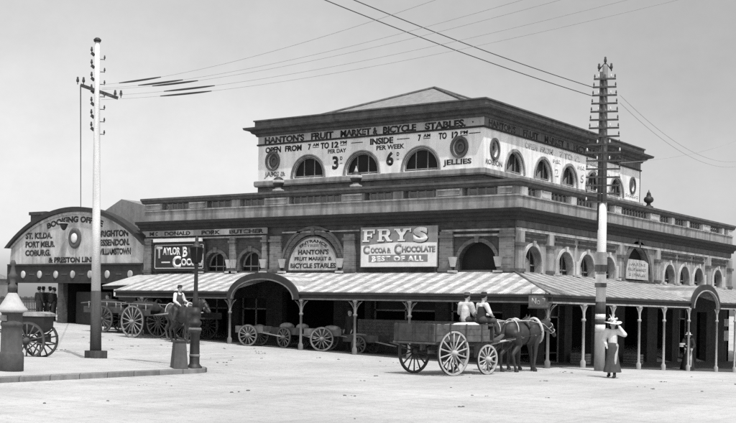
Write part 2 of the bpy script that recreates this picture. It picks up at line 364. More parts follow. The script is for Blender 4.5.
# pilasters and piers
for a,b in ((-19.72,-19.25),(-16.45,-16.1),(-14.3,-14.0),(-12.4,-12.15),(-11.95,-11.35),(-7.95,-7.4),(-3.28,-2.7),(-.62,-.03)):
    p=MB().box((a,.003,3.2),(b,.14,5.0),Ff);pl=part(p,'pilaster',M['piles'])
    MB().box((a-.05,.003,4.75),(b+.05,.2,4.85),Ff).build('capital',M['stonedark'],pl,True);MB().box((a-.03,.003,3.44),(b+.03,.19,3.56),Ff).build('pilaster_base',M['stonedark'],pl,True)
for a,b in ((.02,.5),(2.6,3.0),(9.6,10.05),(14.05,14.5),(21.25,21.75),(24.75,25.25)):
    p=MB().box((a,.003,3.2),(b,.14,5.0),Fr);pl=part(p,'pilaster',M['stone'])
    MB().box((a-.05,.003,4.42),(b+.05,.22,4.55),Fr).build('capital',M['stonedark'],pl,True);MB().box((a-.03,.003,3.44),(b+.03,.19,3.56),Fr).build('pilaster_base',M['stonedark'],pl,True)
# windows of the first floor: archivolt, keystone, sill brackets, glass
def arch_window(P,c,r,sill,spring,k,ring,m_ring,m_glass,depth,par=mk,panel=None,bars=True,keyst=True):
    ro=r+ring
    o=[(c-ro,sill)]+arch_outline(c,ro,spring,(k*r+ring)/ro)+[(c+ro,sill)];i_=[(c-r,sill)]+arch_outline(c,r,spring,k)+[(c+r,sill)]
    w=MB().strip(i_,o,lambda a,b,d:(a,d,b),.004,.06,P)
    if keyst:
        zt=spring+k*r;w.add([(c-.07,.004,zt-.03),(c+.07,.004,zt-.03),(c+.11,.004,zt+ring+.07),(c-.11,.004,zt+ring+.07),(c-.07,.12,zt-.03),(c+.07,.12,zt-.03),(c+.11,.12,zt+ring+.07),(c-.11,.12,zt+ring+.07)],[(0,3,2,1),(4,5,6,7),(0,1,5,4),(1,2,6,5),(2,3,7,6),(3,0,4,7)],False,P)
    w=w.build('window',m_ring,par,True)
    gl=[(c-r,sill)]+arch_outline(c,r,spring,k)+[(c+r,sill)]
    MB().prism(gl,lambda a,b,d:(a,d,b),-depth,-depth+.02,P).build('pane',m_glass,w,True)
    if bars:
        f=MB()
        for x in (-.34,.34): f.box((c+x*r*1.0-.02,-depth+.02,sill),(c+x*r+.02,-depth+.05,spring+k*r*.9),P)
        f.box((c-r,-depth+.02,spring-.025),(c+r,-depth+.055,spring+.025),P)
        inner=arch_outline(c,r-.07,spring,k);outer=arch_outline(c,r,spring,k);f.strip(inner,outer,lambda a,b,d:(a,d,b),-depth+.02,-depth+.07,P)
        f.build('window_frame',M['woodgrey'],w,True)
    if panel:
        f=MB();a,b,z1=panel;pts=[(c+r*a,sill)]+[(x,z) for x,z in arch_outline(c,r*.93,spring,k,28) if c+r*a<=x<=c+r*b and z<=z1]+[(c+r*b,min(z1,sill+.4)),(c+r*b,sill)]
        f.prism(pts,lambda x,z,d:(x,d,z),-depth+.06,-depth+.09,P).build('light_patch_panel',M['woodgrey'],w,True)  # added pale panel standing for the light patch low in the arch
    return w
for j,(c,r,s,z) in enumerate(ARF):
    if j==2:
        arch_window(Ff,c,r,s,z,1,.22,M['brickmid'],M['dark'],.3,bars=False)
        inner=arch_outline(c,r+.24,z,1);outer=arch_outline(c,r+.36,z,1)
        part(MB().strip(inner,outer,lambda a,b,d:(a,d,b),.01,.09,Ff),'hood_mould',M['stonedark'])
    else:
        w=arch_window(Ff,c,r,s,z,1,.15,M['brickmid'],M['dark'] if j==3 else M['glass'],.3,bars=j!=3)
for j,(c,r,s,z) in enumerate(ARR):
    if j==4: arch_window(Fr,c,r,s,z,1.02,.26,M['brickmid'],M['dark'],.3,bars=False)
    else: arch_window(Fr,c,r,s,z,1.02,.12,M['stonelite'],M['glass'],.3,panel=(-.9,.0,z+.25) if j!=0 else (-.9,.3,z+.5))
# impost blocks between arches and sill brackets
for x in (-16.0,-14.28,-14.02,-12.28,-8.1+.0,-11.2,-.62,-2.62):
    part(MB().add([(x-.17,.14,4.0),(x+.17,.14,4.0),(x+.1,.14,3.62),(x-.1,.14,3.62),(x-.17,.26,4.0),(x+.17,.26,4.0),(x+.1,.2,3.62),(x-.1,.2,3.62)],[(0,1,2,3),(7,6,5,4),(0,4,5,1),(1,5,6,2),(2,6,7,3),(3,7,4,0)],False,Ff).box((x-.2,.14,3.40),(x+.2,.24,3.48),Ff),'corbel',M['stonelite'])
for y in (3.45,5.34,7.48,9.45,15.0,17.0,19.1,21.0,22.25,24.1):
    part(MB().box((y-.2,.004,3.40),(y+.2,.2,3.5),Fr).box((y-.14,.004,3.5),(y+.14,.1,4.05),Fr),'corbel',M['stonelite'])
# string courses on the side: pale band, cornice shadow painted as a band, dark mouldings
part(MB().box((0.02,.004,5.0),(LY,.12,5.10),Fr),'string_course',M['stonelite'])
part(MB().box((0.02,.004,5.14),(LY,.06,5.39),Fr),'cornice_shadow_band',M['stonedark'])
for y0,y1 in ((.55,2.5),(3.3,5.2),(5.45,7.35),(7.6,9.3),(14.7,16.9),(17.1,19.),(19.2,20.9),(22.,24.5)):
    part(MB().box((y0,.004,4.62),(y1,.06,4.72),Fr).box((y0+.1,.004,4.80),(y1-.1,.06,4.90),Fr),'string_moulding',M['cornice'])
part(MB().box((-LX,.004,4.98),(-12.2,.09,5.05),Ff).box((-3.2,.004,4.80),(-.02,.09,4.88),Ff).box((-3.2,.004,5.0),(-.02,.12,5.07),Ff).box((-11.3,.004,5.12),(-7.2,.09,5.18),Ff),'string_course',M['stone'])
# sweeping horizontal mouldings that wrap the two street fronts
def wrap(prof,x0,y1,name,m,corner=0.,par=mk,x_end=None,yoff=0.,xoff=0.):
    """prof: closed (out,z) outline, swept from the left end of the front round the corner to the rear end of the side"""
    n=len(prof);vs=[]
    for o,z in prof: vs.append((x0,-o+yoff,z))
    for o,z in prof: vs.append((xoff+o,-o+yoff,z))
    for o,z in prof: vs.append((xoff+o,y1,z))
    fs=[tuple(range(n)),tuple(range(3*n-1,2*n-1,-1))]
    for k in (0,1):
        fs+=[(k*n+i,k*n+(i+1)%n,(k+1)*n+(i+1)%n,(k+1)*n+i) for i in range(n)]
    return part(MB().add(vs,fs),name,m,par)
wrap([(.0,5.40),(.10,5.40),(.12,5.52),(.22,5.56),(.26,5.66),(.42,5.70),(.46,5.82),(.0,5.82)],-LX-.3,LY+.3,'cornice',M['cornice'])
wrap([(-.35,5.825),(.12,5.825),(.12,6.3),(.17,6.3),(.17,6.36),(-.35,6.36)],-LX+.02,LY-.02,'balustrade_plinth',M['plinth'])
rail=wrap([(-.35,6.68),(.12,6.68),(.2,6.72),(.22,6.80),(.30,6.83),(.30,6.92),(-.35,6.92)],-LX-.12,LY+.12,'balustrade_rail',M['cornicemid'])
bal=MB().lathe([(.055,0),(.055,.03),(.035,.05),(.06,.13),(.05,.2),(.03,.27),(.055,.3),(.055,.32)],7).mesh('baluster')
balF=[(-18.6,-16.9),(-15.75,-14.25),(-13.75,-12.35),(-10.95,-8.15),(-6.95,-5.55),(-5.05,-3.5),(-2.3,-.75)]
balR=[(.75,1.85),(2.75,4.6),(5.1,7.1),(7.6,9.0),(9.75,13.2),(14.35,16.0),(16.35,18.1),(18.45,20.5),(21.6,23.6),(23.9,24.6)]
def bals(lst,P,lo,hi):
    t=lo
    for a,b in lst+[(hi,None)]:
        if a>t: 
            pd=part(MB().box((t,-.28,6.362),(a,.10,6.678),P),'pedestal',M['white'] if P is Fr else M['stone'])
            if a-t>.5: MB().box((t+.12,.1,6.40),(a-.12,.13,6.44),P).box((t+.1,.1,6.60),(a-.1,.16,6.66),P).build('pedestal_moulding',M['stonelite'],pd,True)
        if b is None: break
        n=max(3,round((b-a)/.36))
        for i in range(n):
            o=ob('baluster',bal,M['stone'],rail);p=P((a+(b-a)*(i+.5)/n,-.08,6.36));o.location=Vector(p)-mk.location
        t=b
bals(balF,Ff,-LX+.03,-.0);bals(balR,Fr,.28,LY-.03)
# dark low wall behind the balusters, flat lead roof
part(MB().box((-LX+.4,1.1,5.9),(-1.1,1.15,6.9)).box((-1.15,1.15,5.9),(-1.1,LY-.4,6.9)),'gutter_wall',M['stonedark'])
part(MB().box((-LX+.05,.36,5.83),(-.36,LY-.02,5.9)),'flat_roof',M['stonedark'])
part(MB().box((-LX+.02,.36,5.9),(-LX+.2,LY-.36,6.9)),'side_parapet',M['stone'])

# upper storey (attic)
AX0,AX1,AY0,AY1=-15.75,-3.4,3.4,20.5
def Af(p): return (p[0],AY0-p[1],p[2])
def Ar(p): return (AX1+p[1],p[0],p[2])
part(MB().box((AX0,AY0+.004,5.9),(AX1-.004,AY1,7.64)),'attic_base',M['brickmid'])
AF=[-12.68,-9.62,-6.48];AR=[6.2,8.95,11.68,14.45,17.3]
part(wall_open(AX0,AX1,7.9,9.62,[('a',c,.89,7.97,8.04,1) for c in AF]+[('o',-14.83,.33,8.86,1.1),('o',-4.55,.33,8.86,1.1)],0,.35,Af),'attic_wall',M['white'])
part(wall_open(AY0,AY1,7.9,9.62,[('a',c,.82,7.97,8.06,1.06) for c in AR]+[('o',4.35,.3,8.82,1.2),('o',19.4,.28,8.76,1.25)],0,.35,Ar),'attic_wall',M['white'])
part(MB().box((AX0,AY0+.5,7.9),(AX0+.1,AY1,10.4)).box((AX0,AY1-.1,7.9),(AX1,AY1,10.4)),'attic_wall',M['white'])
def awrap(prof,name,m):
    n=len(prof);pts=[(AX0,AY1),(AX0,AY0),(AX1,AY0),(AX1,AY1)];dr=[(-1,1),(-1,-1),(1,-1),(1,1)];vs=[]
    for (x,y),(dx,dy) in zip(pts,dr):
        for o,z in prof: vs.append((x+dx*o,y+dy*o,z))
    fs=[]
    for k in range(4):
        k2=(k+1)%4;fs+=[(k*n+i,k*n+(i+1)%n,k2*n+(i+1)%n,k2*n+i) for i in range(n)]
    return part(MB().add(vs,fs),name,m)
awrap([(-.3,7.645),(.10,7.645),(.14,7.72),(.14,7.90),(.10,7.935),(-.3,7.935)],'sill_band',M['plinth'])
awrap([(-.2,9.62),(.05,9.62),(.07,9.68),(.05,9.70),(-.2,9.70)],'string_course',M['cornice'])
awrap([(-.25,9.702),(.012,9.702),(.012,10.06),(-.25,10.06)],'frieze',M['frieze'])
awrap([(-.3,10.062),(.08,10.062),(.12,10.16),(.24,10.2),(.30,10.30),(.52,10.36),(.56,10.46),(-.3,10.46)],'cornice',M['cornicemid'])
awrap([(-.4,10.462),(.14,10.462),(.14,10.76),(.2,10.78),(.2,10.84),(-.4,10.84)],'parapet',M['cornicemid'])
part(MB().box((AY0+.02,.013,9.705),(AY1-.05,.017,10.05),Ar),'frieze_shade_panel',M['friezeShade'])  # thin sheet coloured as the shade below the attic cornice
# hipped slate roof
ax=(AX0+AX1)/2;ap1=(ax,9.3,12.82);ap2=(ax,AY1-5.9,12.82)
zb=10.5;c4=[(AX0+.3,AY0+.3,zb),(AX1-.3,AY0+.3,zb),(AX1-.3,AY1-.3,zb),(AX0+.3,AY1-.3,zb)]
rf=part(MB().add(c4+[ap1,ap2],[(0,1,4),(1,2,5,4),(2,3,5),(3,0,4,5),(3,2,1,0)]),'roof',M['slate'])
e=.03
mbr=MB()
for a,b in ((c4[0],ap1),(c4[1],ap1),(ap1,ap2),(c4[2],ap2),(c4[3],ap2)): mbr.tube([(a[0],a[1],a[2]+e),(b[0],b[1],b[2]+e)],.07,6)
mbr.build('ridge_capping',M['stonedark'],rf,True)
for c in AF:
    w=arch_window(Af,c,.89,7.97,8.04,1,.13,M['stone'],M['glass'],.13,keyst=False)
    inner=arch_outline(c,.89+.05,8.04,1);outer=arch_outline(c,.89+.08,8.04,1)
    MB().strip(inner,outer,lambda a,b,d:(a,d,b),.062,.075,Af).build('arch_groove',M['stonedark'],w,True)
for c in AR:
    arch_window(Ar,c,.82,7.97,8.06,1.06,.12,M['stone'],M['glass'],.18,panel=(-.75,-.1,8.06+.42),keyst=False)
for P,c,z,r,k in ((Af,-14.83,8.86,.33,1.1),(Af,-4.55,8.86,.33,1.1),(Ar,4.35,8.82,.30,1.2),(Ar,19.4,8.76,.28,1.25)):
    th=[2*PI*i/20 for i in range(20)]
    inn=[(c+r*math.cos(t),z+k*r*math.sin(t)) for t in th];out=[(c+(r+.11)*math.cos(t),z+(k*r+.11)*math.sin(t)) for t in th]
    w=MB().strip(inn,out,lambda a,b,d:(a,d,b),.004,.07,P,True).build('round_window',M['stonedark'],mk,True)
    MB().prism(inn,lambda a,b,d:(a,d,b),-.16,-.12,P).build('pane',M['stonedark'],w,True)
    MB().strip([(c+.12*math.cos(t),z+.14*math.sin(t)) for t in th],[(c+.2*math.cos(t),z+.22*math.sin(t)) for t in th],lambda a,b,d:(a,d,b),-.12,-.06,P,True).build('rosette',M['stonedark'],w,True)
# painted lettering on the upper storey, front
L=lambda s,t0,t1,z0,z1,m='black',bold=.045,P=Af,o=.004,sp=1.:letter(s,P,t0,t1,z0,z1,o,M[m],mk,bold,sp=sp)
fz=.016
x=-15.45
for s_,a,b in (('HANTON\'S',-15.4,-12.65),('FRUIT',-12.2,-10.85),('MARKET',-10.3,-8.35),('&',-8.2,-7.9),('BICYCLE',-7.55,-5.85+.25),('STABLES.',-5.35+.0,-3.75)): pass
for s_,a,b in (('HANTON\'S',-15.35,-12.95),('FRUIT',-12.55,-11.25),('MARKET',-10.85,-9.15),('&',-9.05,-8.8),('BICYCLE',-8.5,-6.75),('STABLES.',-6.3,-4.25)):
    L(s_,a,b,9.735,10.02,o=fz,bold=.05)
L('·',-3.95,-3.88,9.84,9.91,o=fz,bold=.06)
for s_,a,b,m_ in (('OPEN',-15.3,-14.35,0),('FROM',-14.1,-13.1,0),('7',-12.72,-12.55,0),('TO',-11.98,-11.5,0),('12',-11.35,-10.95,0),('INSIDE',-9.2,-7.95,0),('7',-6.65,-6.5,0),('TO',-5.6,-5.2,0),('12',-4.95,-4.62,0)):
    L(s_,a,b,9.27,9.54,bold=.05)
for a in (-12.45,-10.85,-6.38,-4.52):
    L('AM' if a in(-12.45,-6.38) else 'PM',a,a+.36,9.40,9.54,bold=.03);part(MB().box((a,.004,9.33),(a+.36,.01,9.36),Af),'lettering',M['black'])
for a,b in ((-10.25,-9.6),(-7.75,-7.1),(-4.1,-3.55)): part(MB().box((a,.004,9.39),(b,.01,9.425),Af),'lettering',M['black'])
L('PER DAY',-11.55,-10.62+.1,8.98+.04,9.2,bold=.03);L('3',-11.3,-10.95,8.3,8.88,bold=.04);L('D',-10.85,-10.72,8.68,8.84,bold=.03);L('-',-10.85,-10.72,8.5,8.54)
L('PER WEEK',-8.85,-7.35,9.0,9.2,bold=.03);L('6',-8.3,-7.9,8.3,8.88,bold=.04);L('D',-7.75,-7.62,8.68,8.84,bold=.03);L('-',-7.75,-7.62,8.5,8.54)
L('JELLIES',-5.35,-3.95,8.14,8.36,bold=.03);L('JAMS &',-15.35,-14.05,8.14,8.36,m='greyletter')
# front: side face lettering, much more faded
for s_,a,b in (('HANTON\'S',3.8,6.2),('FRUIT',6.9,8.4),('MARKET',9.0,11.),('&',11.3,11.6),('BICYCLE',12.1,14.6),('STABLES',15.4,17.8)):
    L(s_,a,b,9.735,10.02,P=Ar,o=.019,bold=.035)
L('ROBSON',3.62,5.05,8.14,8.36,m='greyletter',P=Ar,bold=.03)
for s_,a,b in (('OPEN',7.1,8.3),('FROM',8.6,9.9),('7 TO 12',10.6,12.8),('INSIDE',13.6,15.4)): L(s_,a,b,9.24,9.5,m='faint',P=Ar)
for s_,a,b in (('PER',9.9+.02,10.75),('PER',12.6,13.4)): L(s_,a,b,8.9,9.08,m='faint',P=Ar)
L('2',10.15,10.5,8.3,8.7,m='faint',P=Ar);L('5',12.95,13.3,8.3,8.7,m='faint',P=Ar);L('SYRUPS',18.5,20.2,8.12,8.3,m='faint',P=Ar)

# ---------------------------------------------------------------- urns and globes on the balustrade
def urn(loc,label):
    t=thing('stone_urn',loc,0,label,'urn','urns along the parapet')
    MB().lathe([(.22,0),(.22,.08),(.12,.12),(.08,.2),(.1,.24),(.2,.3),(.235,.4),(.2,.5),(.1,.56),(.12,.6),(.1,.63)],16).build('urn_body',M['iron'],t)
    MB().lathe([(.09,.63),(.1,.68),(.05,.76),(.02,.8),(.02,.86)],10).build('finial',M['iron'],t)
    return t
urn((-.05,13.3,6.93),'dark round urn on the side balustrade rail, right of the tall telegraph pole')
def globe(loc,label):
    t=thing('ball_finial',loc,0,label,'finial','ball finials along the front rail')
    MB().lathe([(.26,0),(.26,.09),(.14,.13),(.12,.2)],16).build('base',M['stone'],t)
    MB().ell((0,0,.42),(.25,.25,.24)).build('ball',M['iron'],t)
    MB().lathe([(.252,.38),(.256,.42),(.252,.5)],16).build('band',M['stonelite'],t)
    return t
globe((-11.6,-.05,6.93),'dark ball finial with pale belt below the painted word JAMS')
gl=globe((-7.44,-.05,6.93),'dark ball finial with pointed pale top, in front of the middle arched window')
MB().lathe([(.1,.62),(.07,.72),(.02,.84),(.01,.9)],10).build('tip',M['stonelite'],gl)

# ---------------------------------------------------------------- signboards on the fronts
def board(name,P,t0,t1,z0,z1,o0,o1,m,label,cat='sign',group=None,frame=None):
    r=thing(name,P(((t0+t1)/2,o0,z0)),0,label,cat,group)
    b=MB().box((t0,o0,z0),(t1,o1,z1),P).build('board',m,r,True)
    if frame:
        f=.05;MB().box((t0-f,o0,z0-f),(t1+f,o1+.03,z0),P).box((t0-f,o0,z1),(t1+f,o1+.03,z1+f),P).box((t0-f,o0,z0),(t0,o1+.03,z1),P).box((t1,o0,z0),(t1+f,o1+.03,z1),P).build('frame',frame,r,True)
    return r,o1
# McDonald band
s1,o=board('name_board',Ff,-19.6,-12.1,5.12,5.39,.1,.15,M['signgrey'],'long narrow board lettered McDonald Pork Butcher under the dark cornice')
for a,b,w in ((-17.1,-16.2,0),(-14.7,-13.9,0)): MB().box((a-.5,o,5.125),(b-.3,o+.004,5.385),Ff).build('panel',M['stonelite'],s1,True)
for s_,a,b in (('M',-19.35,-19.05),('C',-18.95,-18.8),('DONALD',-18.35,-16.7),('PORK',-16.0,-14.85),('BUTCHER',-14.3,-12.3)): letter(s_,Ff,a,b,5.17,5.34,o+.006,M['black'],s1,.04)
# cocoa board
s2,o=board('advertising_board',Ff,-18.95,-15.75,3.55,4.78,.16,.22,M['signdark'],'black advertising board reading Taylor Bros Cocoa, left of the small arched windows','sign',None,M['signdark'])
MB().box((-18.95,.17,4.85),(-15.9,.3,5.0),Ff).build('canopy_strip',M['paintwhite'],s2,True)
for a,b,c_,d in ((-18.9,-15.8,3.62,3.65),(-18.9,-15.8,4.70,4.72),(-18.9,-18.87,3.62,4.72),(-15.83,-15.8,3.62,4.72)): MB().box((a,o,c_),(b,o+.006,d),Ff).build('border',M['paintwhite'],s2,True)
letter('T',Ff,-18.8,-18.4,4.12,4.66,o,M['paintwhite'],s2,.04);letter('AYLOR',Ff,-18.38,-17.25,4.27,4.6,o,M['paintwhite'],s2,.04)
letter('B',Ff,-17.1,-16.8,4.18,4.62,o,M['paintwhite'],s2,.04);letter('ROS',Ff,-16.72,-16.0,4.3,4.58,o,M['signgrey'],s2,.03)
letter('C',Ff,-17.75,-17.2,3.68,4.2,o,M['paintwhite'],s2,.05);letter('OCOA',Ff,-17.18,-15.95,3.76,4.08,o,M['paintwhite'],s2,.05)
MB().box((-18.45,o,3.88),(-17.9,o+.006,3.94),Ff).build('dash',M['paintwhite'],s2,True)
# arched sign filling the big arch
r5=thing('arched_sign',(-9.62,-.02,3.5),0,'semicircular pale board reading Hanton\'s Fruit Market in the large front arch','sign')
c_,rr=-9.62,1.34
MB().prism([(c_-rr,3.52)]+arch_outline(c_,rr,3.58,1.0,20)+[(c_+rr,3.52)],lambda a,b,d:(a,d,b),-.02,.03,Ff).build('board',M['stonelite'],r5,True)
MB().strip([(c_-rr,3.52)]+arch_outline(c_,rr,3.58,1,20)+[(c_+rr,3.52)],[(c_-rr-.06,3.47)]+arch_outline(c_,rr+.06,3.58,1,20)+[(c_+rr+.06,3.47)],lambda a,b,d:(a,d,b),-.02,.08,Ff).box((c_-rr,-.02,3.46),(c_+rr,.08,3.52),Ff).build('frame',M['wooddark'],r5,True)
def W5(s,a,b,z0,z1,**k): letter(s,Ff,a,b,z0,z1,.032,M['black'],r5,.035,**k)
W5('BICYCLE STABLES',c_-1.22,c_+1.22,3.62,3.82);W5('FRUIT MARKET &',c_-1.0,c_+1.0,3.94,4.09);W5('HANTON\'S',c_-.82,c_+.82,4.2,4.40)
letter('STREET',Ff,c_-.5,c_+.5,4.52,4.62,.032,M['signgrey'],r5,.03)
W5('ENTRANCE',0,0,0,.12,arc=(c_,3.58,1.12,R(128),R(52),1.))
# Fry's board
s3,o=board('advertising_board',Ff,-7.02,-3.32,3.62,5.25,.16,.22,M['signgrey'],'big grey and white advertising board reading Fry\'s Best of All above the veranda','sign')
MB().prism([(-6.98,3.64),(-3.34,3.64),(-3.34,4.58),(-4.6,4.60),(-4.9,4.42+.2),(-5.6,4.60),(-6.98,4.5)],lambda a,b,d:(a,d,b),o,o+.004,Ff).build('panel',M['paintwhite'],s3,True)
MB().box((-6.6,o+.004,3.82),(-3.75,o+.007,4.12),Ff).build('panel',M['signgrey'],s3,True)
# slab-serif letters of FRY'S
def serif(polys,x,w,z,h,m=M['paintwhite'],sh=True):
    for dx,dz,oo,mm_ in ((.035,-.035,.004,M['black']),(0,0,.009,m)):
        mb=MB()
        for k,pl in enumerate(polys): mb.prism([(x+w*a+dx,z+h*b+dz) for a,b in pl],lambda a,b,d:(a,d,b),o+oo+k*.0004,o+oo+.005+k*.0004,Ff)
        mb.build('lettering' if m is mm_ else 'letter_shadow',mm_,s3,True)
bx=lambda a,b,c,d:[(a,c),(b,c),(b,d),(a,d)]
serif([bx(.12,.38,0,1),bx(0,.55,0,.13),bx(0,1,.87,1),bx(.85,1,.66,1),bx(.3,.75,.44,.58),bx(.66,.78,.34,.68)],-6.92,.62,4.66,.5)
serif([bx(.1,.32,0,1),bx(0,.45,0,.13),bx(0,.75,.87,1),bx(.3,.75,.42,.55),[(.62,.5),(.62,.95),(.82,.9),(.88,.72),(.82,.5)],[(.45,.45),(.7,.45),(.95,.0),(.68,0)],bx(.66,1.02,0,.12)],-6.18,.72,4.66,.5)
serif([[(.05,1),(.35,1),(.62,.5),(.4,.42)],[(.7,1),(.95,1),(.62,.42),(.45,.5)],bx(.38,.62,0,.5),bx(.25,.75,0,.13),bx(0,.42,.88,1),bx(.62,1.05,.88,1)],-5.36,.7,4.66,.5)
serif([bx(0,1,0,1)],-4.62,.07,5.02,.16)
letter('S',Ff,-4.42,-3.72,4.63,5.19,o+.004,M['black'],s3,.08,name='letter_shadow');letter('S',Ff,-4.45,-3.76,4.66,5.21,o+.011,M['paintwhite'],s3,.07)
letter('C',Ff,-6.88,-6.55,4.18,4.52,o+.005,M['signgrey'],s3,.06);letter('OCOA &',Ff,-6.5,-5.5,4.2,4.42,o+.005,M['signgrey'],s3,.06)
letter('C',Ff,-5.35,-5.0,4.16,4.56,o+.005,M['signgrey'],s3,.06);letter('HOCOLATE',Ff,-4.97,-3.4,4.22,4.46,o+.005,M['signgrey'],s3,.06)
letter('BEST OF ALL',Ff,-6.45,-3.95,3.86,4.07,o+.008,M['paintwhite'],s3,.06,sp=1.15)
# pale board in the large arch of the side
r6=thing('arched_sign',(.02,11.9,3.5),0,'plain pale board with faded lettering in the large arch of the side front','sign')
MB().prism([(10.6,3.52),(13.2,3.52),(13.2,4.3),(12.7,4.42),(10.8,4.42),(10.6,4.3)],lambda a,b,d:(a,d,b),-.02,.03,Fr).build('board',M['stonelite'],r6,True)
for k,s_ in enumerate(('HANTON\'S','FRUIT MARKET','& STABLES')): letter(s_,Fr,10.8+.1*(k!=1),12.95-.1*(k!=1),4.15-k*.24,4.28-k*.24,.032,M['greyletter'],r6,.02)
MB().box((10.5,.0,3.34),(13.6,.25,3.44),Fr).build('sill',M['wooddark'],r6,True)

# ---------------------------------------------------------------- veranda
vr=thing('veranda',(2.87,-2.87,0),0,'striped iron veranda on slender posts wrapped round the corner of the market','veranda')
EZ=2.56;WZ=3.42;W_=2.87;VX0=-18.6;VY1=30.
def slope_pts(o): return WZ+(EZ-WZ)*o/W_
def vpart(mb,name,m,par=vr): return mb.build(name,m,par,True)
A1=(-9.9,1.82);A2=(12.75,1.82)     # arched entries (centre, radius)
def roofstrip(t0,t1,P,m,mitre=None,miter_end=0):
    th=.03;mb=MB();e0=0.
    vs=[(t0,0.,WZ),(t1,0.,WZ),(t1+mitre,W_+.05,EZ) if mitre else (t1,W_+.05,EZ),(t0-miter_end,W_+.05,EZ)]
    vs+=[(a,b,c-th) for a,b,c in vs]
    mb.add(vs,[(0,1,2,3),(7,6,5,4),(0,4,5,1),(1,5,6,2),(2,6,7,3),(3,7,4,0)],False,P);return vpart(mb,'roof_sheeting',m)
def vault(t0,t1,P,m,A):
    """main slope cut by the barrel of an arched entry"""
    c,r=A
    roofstrip(t0,c-r,P,m);roofstrip(c+r,t1,P,m)
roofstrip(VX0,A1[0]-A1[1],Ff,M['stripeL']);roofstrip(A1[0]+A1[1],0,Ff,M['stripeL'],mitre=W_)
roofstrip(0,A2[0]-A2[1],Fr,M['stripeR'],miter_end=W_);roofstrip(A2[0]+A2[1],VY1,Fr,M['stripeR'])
def entry(P,A,m,top):
    c,r=A;n=20;zb=EZ-.33;ra=r+.04;k=(top-zb)/ra
    th=[PI*i/n for i in range(n+1)];vs=[];fs=[]
    for a in th:
        x=c-ra*math.cos(a);z=zb+k*ra*math.sin(a);z_=max(z,EZ-.02)
        back=max(0,(WZ-z_)/(WZ-EZ)*W_)
        vs+=[(x,W_+.05,z_),(x,min(back,W_),z_+.002),(x,0,WZ)]
    for i in range(n): fs+=[(3*i,3*i+1,3*i+4,3*i+3),(3*i+1,3*i+2,3*i+5,3*i+4)]
    vpart(MB().add(vs,fs,False,P),'entry_roof',m)
    def el(ro): return [(c-ro*math.cos(a),zb+(k*ra-(ra-ro))*math.sin(a)) for a in th]
    f=vpart(MB().strip(el(ra-.2),el(ra+.05),lambda a,b,d:(a,d,b),W_+.032,W_+.15,P),'arched_fascia',M['cornice'])
    MB().strip(el(ra-.25),el(ra-.2),lambda a,b,d:(a,d,b),W_+.04,W_+.17,P).build('bead',M['irongrey'] if P is Ff else M['ironpale'],f,True)
entry(Ff,A1,M['stripeL'],3.27);entry(Fr,A2,M['stripeR'],3.27)
# gutter, fascia, lower rail
for a,b,P,mr in ((VX0,A1[0]-A1[1]+.1,Ff,M['irongrey']),(A1[0]+A1[1]-.05,W_+.12,Ff,M['irongrey']),(-W_+.0,A2[0]-A2[1]+.05,Fr,M['ironpale']),(A2[0]+A2[1]-.05,VY1,Fr,M['ironpale'])):
    f=vpart(MB().box((a,W_-.02,EZ-.27),(b,W_+.03,EZ-.035),P).box((a,W_+.03,EZ-.12),(b,W_+.12,EZ-.035),P),'fascia',M['cornice'])
    MB().box((a,W_-.05,EZ-.33),(b,W_+.05,EZ-.272),P).build('beam',mr,f,True)
# hip line and rafters
vpart(MB().tube([(0,0,WZ+.02),(W_,-W_,EZ+.02)],.04,6),'hip_capping',M['irongrey'])
for P,a,b in ((Ff,VX0,0),(Fr,0,VY1)):
    vpart(MB().box((a,.004,WZ-.16),(b,.06,WZ-.02),P),'wall_plate',M['cornice'])
# posts
def post_mesh(h):
    return MB().lathe([(.10,-.3),(.10,.22),(.07,.26),(.055,.3),(.05,h-.62),(.085,h-.6),(.085,h-.54),(.05,h-.5),(.055,h-.14),(.10,h-.06),(.12,h)],10)
def bracket(P,h):
    mb=MB()
    for s in (-1,1):
        pts=[(s*(.05+.27*(i/6)**1.5),0,h-.5+.46*(i/6)**.6) for i in range(7)]
        mb.tube(pts,.018,5);mb.tube([(s*.06,0,h-.2),(s*.22,0,h-.06)],.012,4)
    return mb
for k,(x,y,P) in enumerate([(-16.9,-W_,0),(-14.3,-W_,0),(-11.72,-W_,0),(-7.95,-W_,0),(-5.31,-W_,0),(-2.82,-W_,0),(-.5,-W_,0),(W_-.05,-W_+.05,0)]+[(W_,yy,1) for yy in (-.05,2.58,5.2,7.9,10.86,14.6,17.3,20.2,23.,25.8,28.6)]):
    z=g(x,y)-.0;h=EZ-.33-z
    pm=post_mesh(h).build('post',M['irongrey'] if not P else M['ironpale'],vr);pm.location=Vector((x,y,z))-vr.location  # posts and brackets on the side are paler, sunlight put into their colour
    bk=bracket(P,h).build('bracket',M['irongrey'] if not P else M['ironpale'],pm)
    if P: bk.rotation_euler=(0,0,PI/2)
# boarded hoarding and counters under the veranda
hd=thing('hoarding',(-4.8,-.06,.1),0,'low hoarding of grey horizontal boards under the veranda behind the wagon','hoarding')
for k in range(7): MB().box((-7.2,.02+.004*(k%2),.55+k*.135),(-.9,.06+.004*(k%2),.55+k*.135+.127),Ff).build('board',M['hoard'],hd,True)
MB().box((-7.2,.015,.0),(-.9,.05,.54),Ff).build('plinth',M['wooddark'],hd,True)
# notices on the end pier of the side front
for (y0,y1,z0,z1,l_) in ((24.45,25.2,1.35,1.75,'upper white paper notice on the brick pier at the far right'),(24.45,25.2,.55,1.1,'lower white paper notice on the brick pier at the far right')):
    nb=MB().box((y0,.005,z0),(y1,.02,z1),Fr).build('notice',M['stonelite']);tag(nb,l_,'notice')
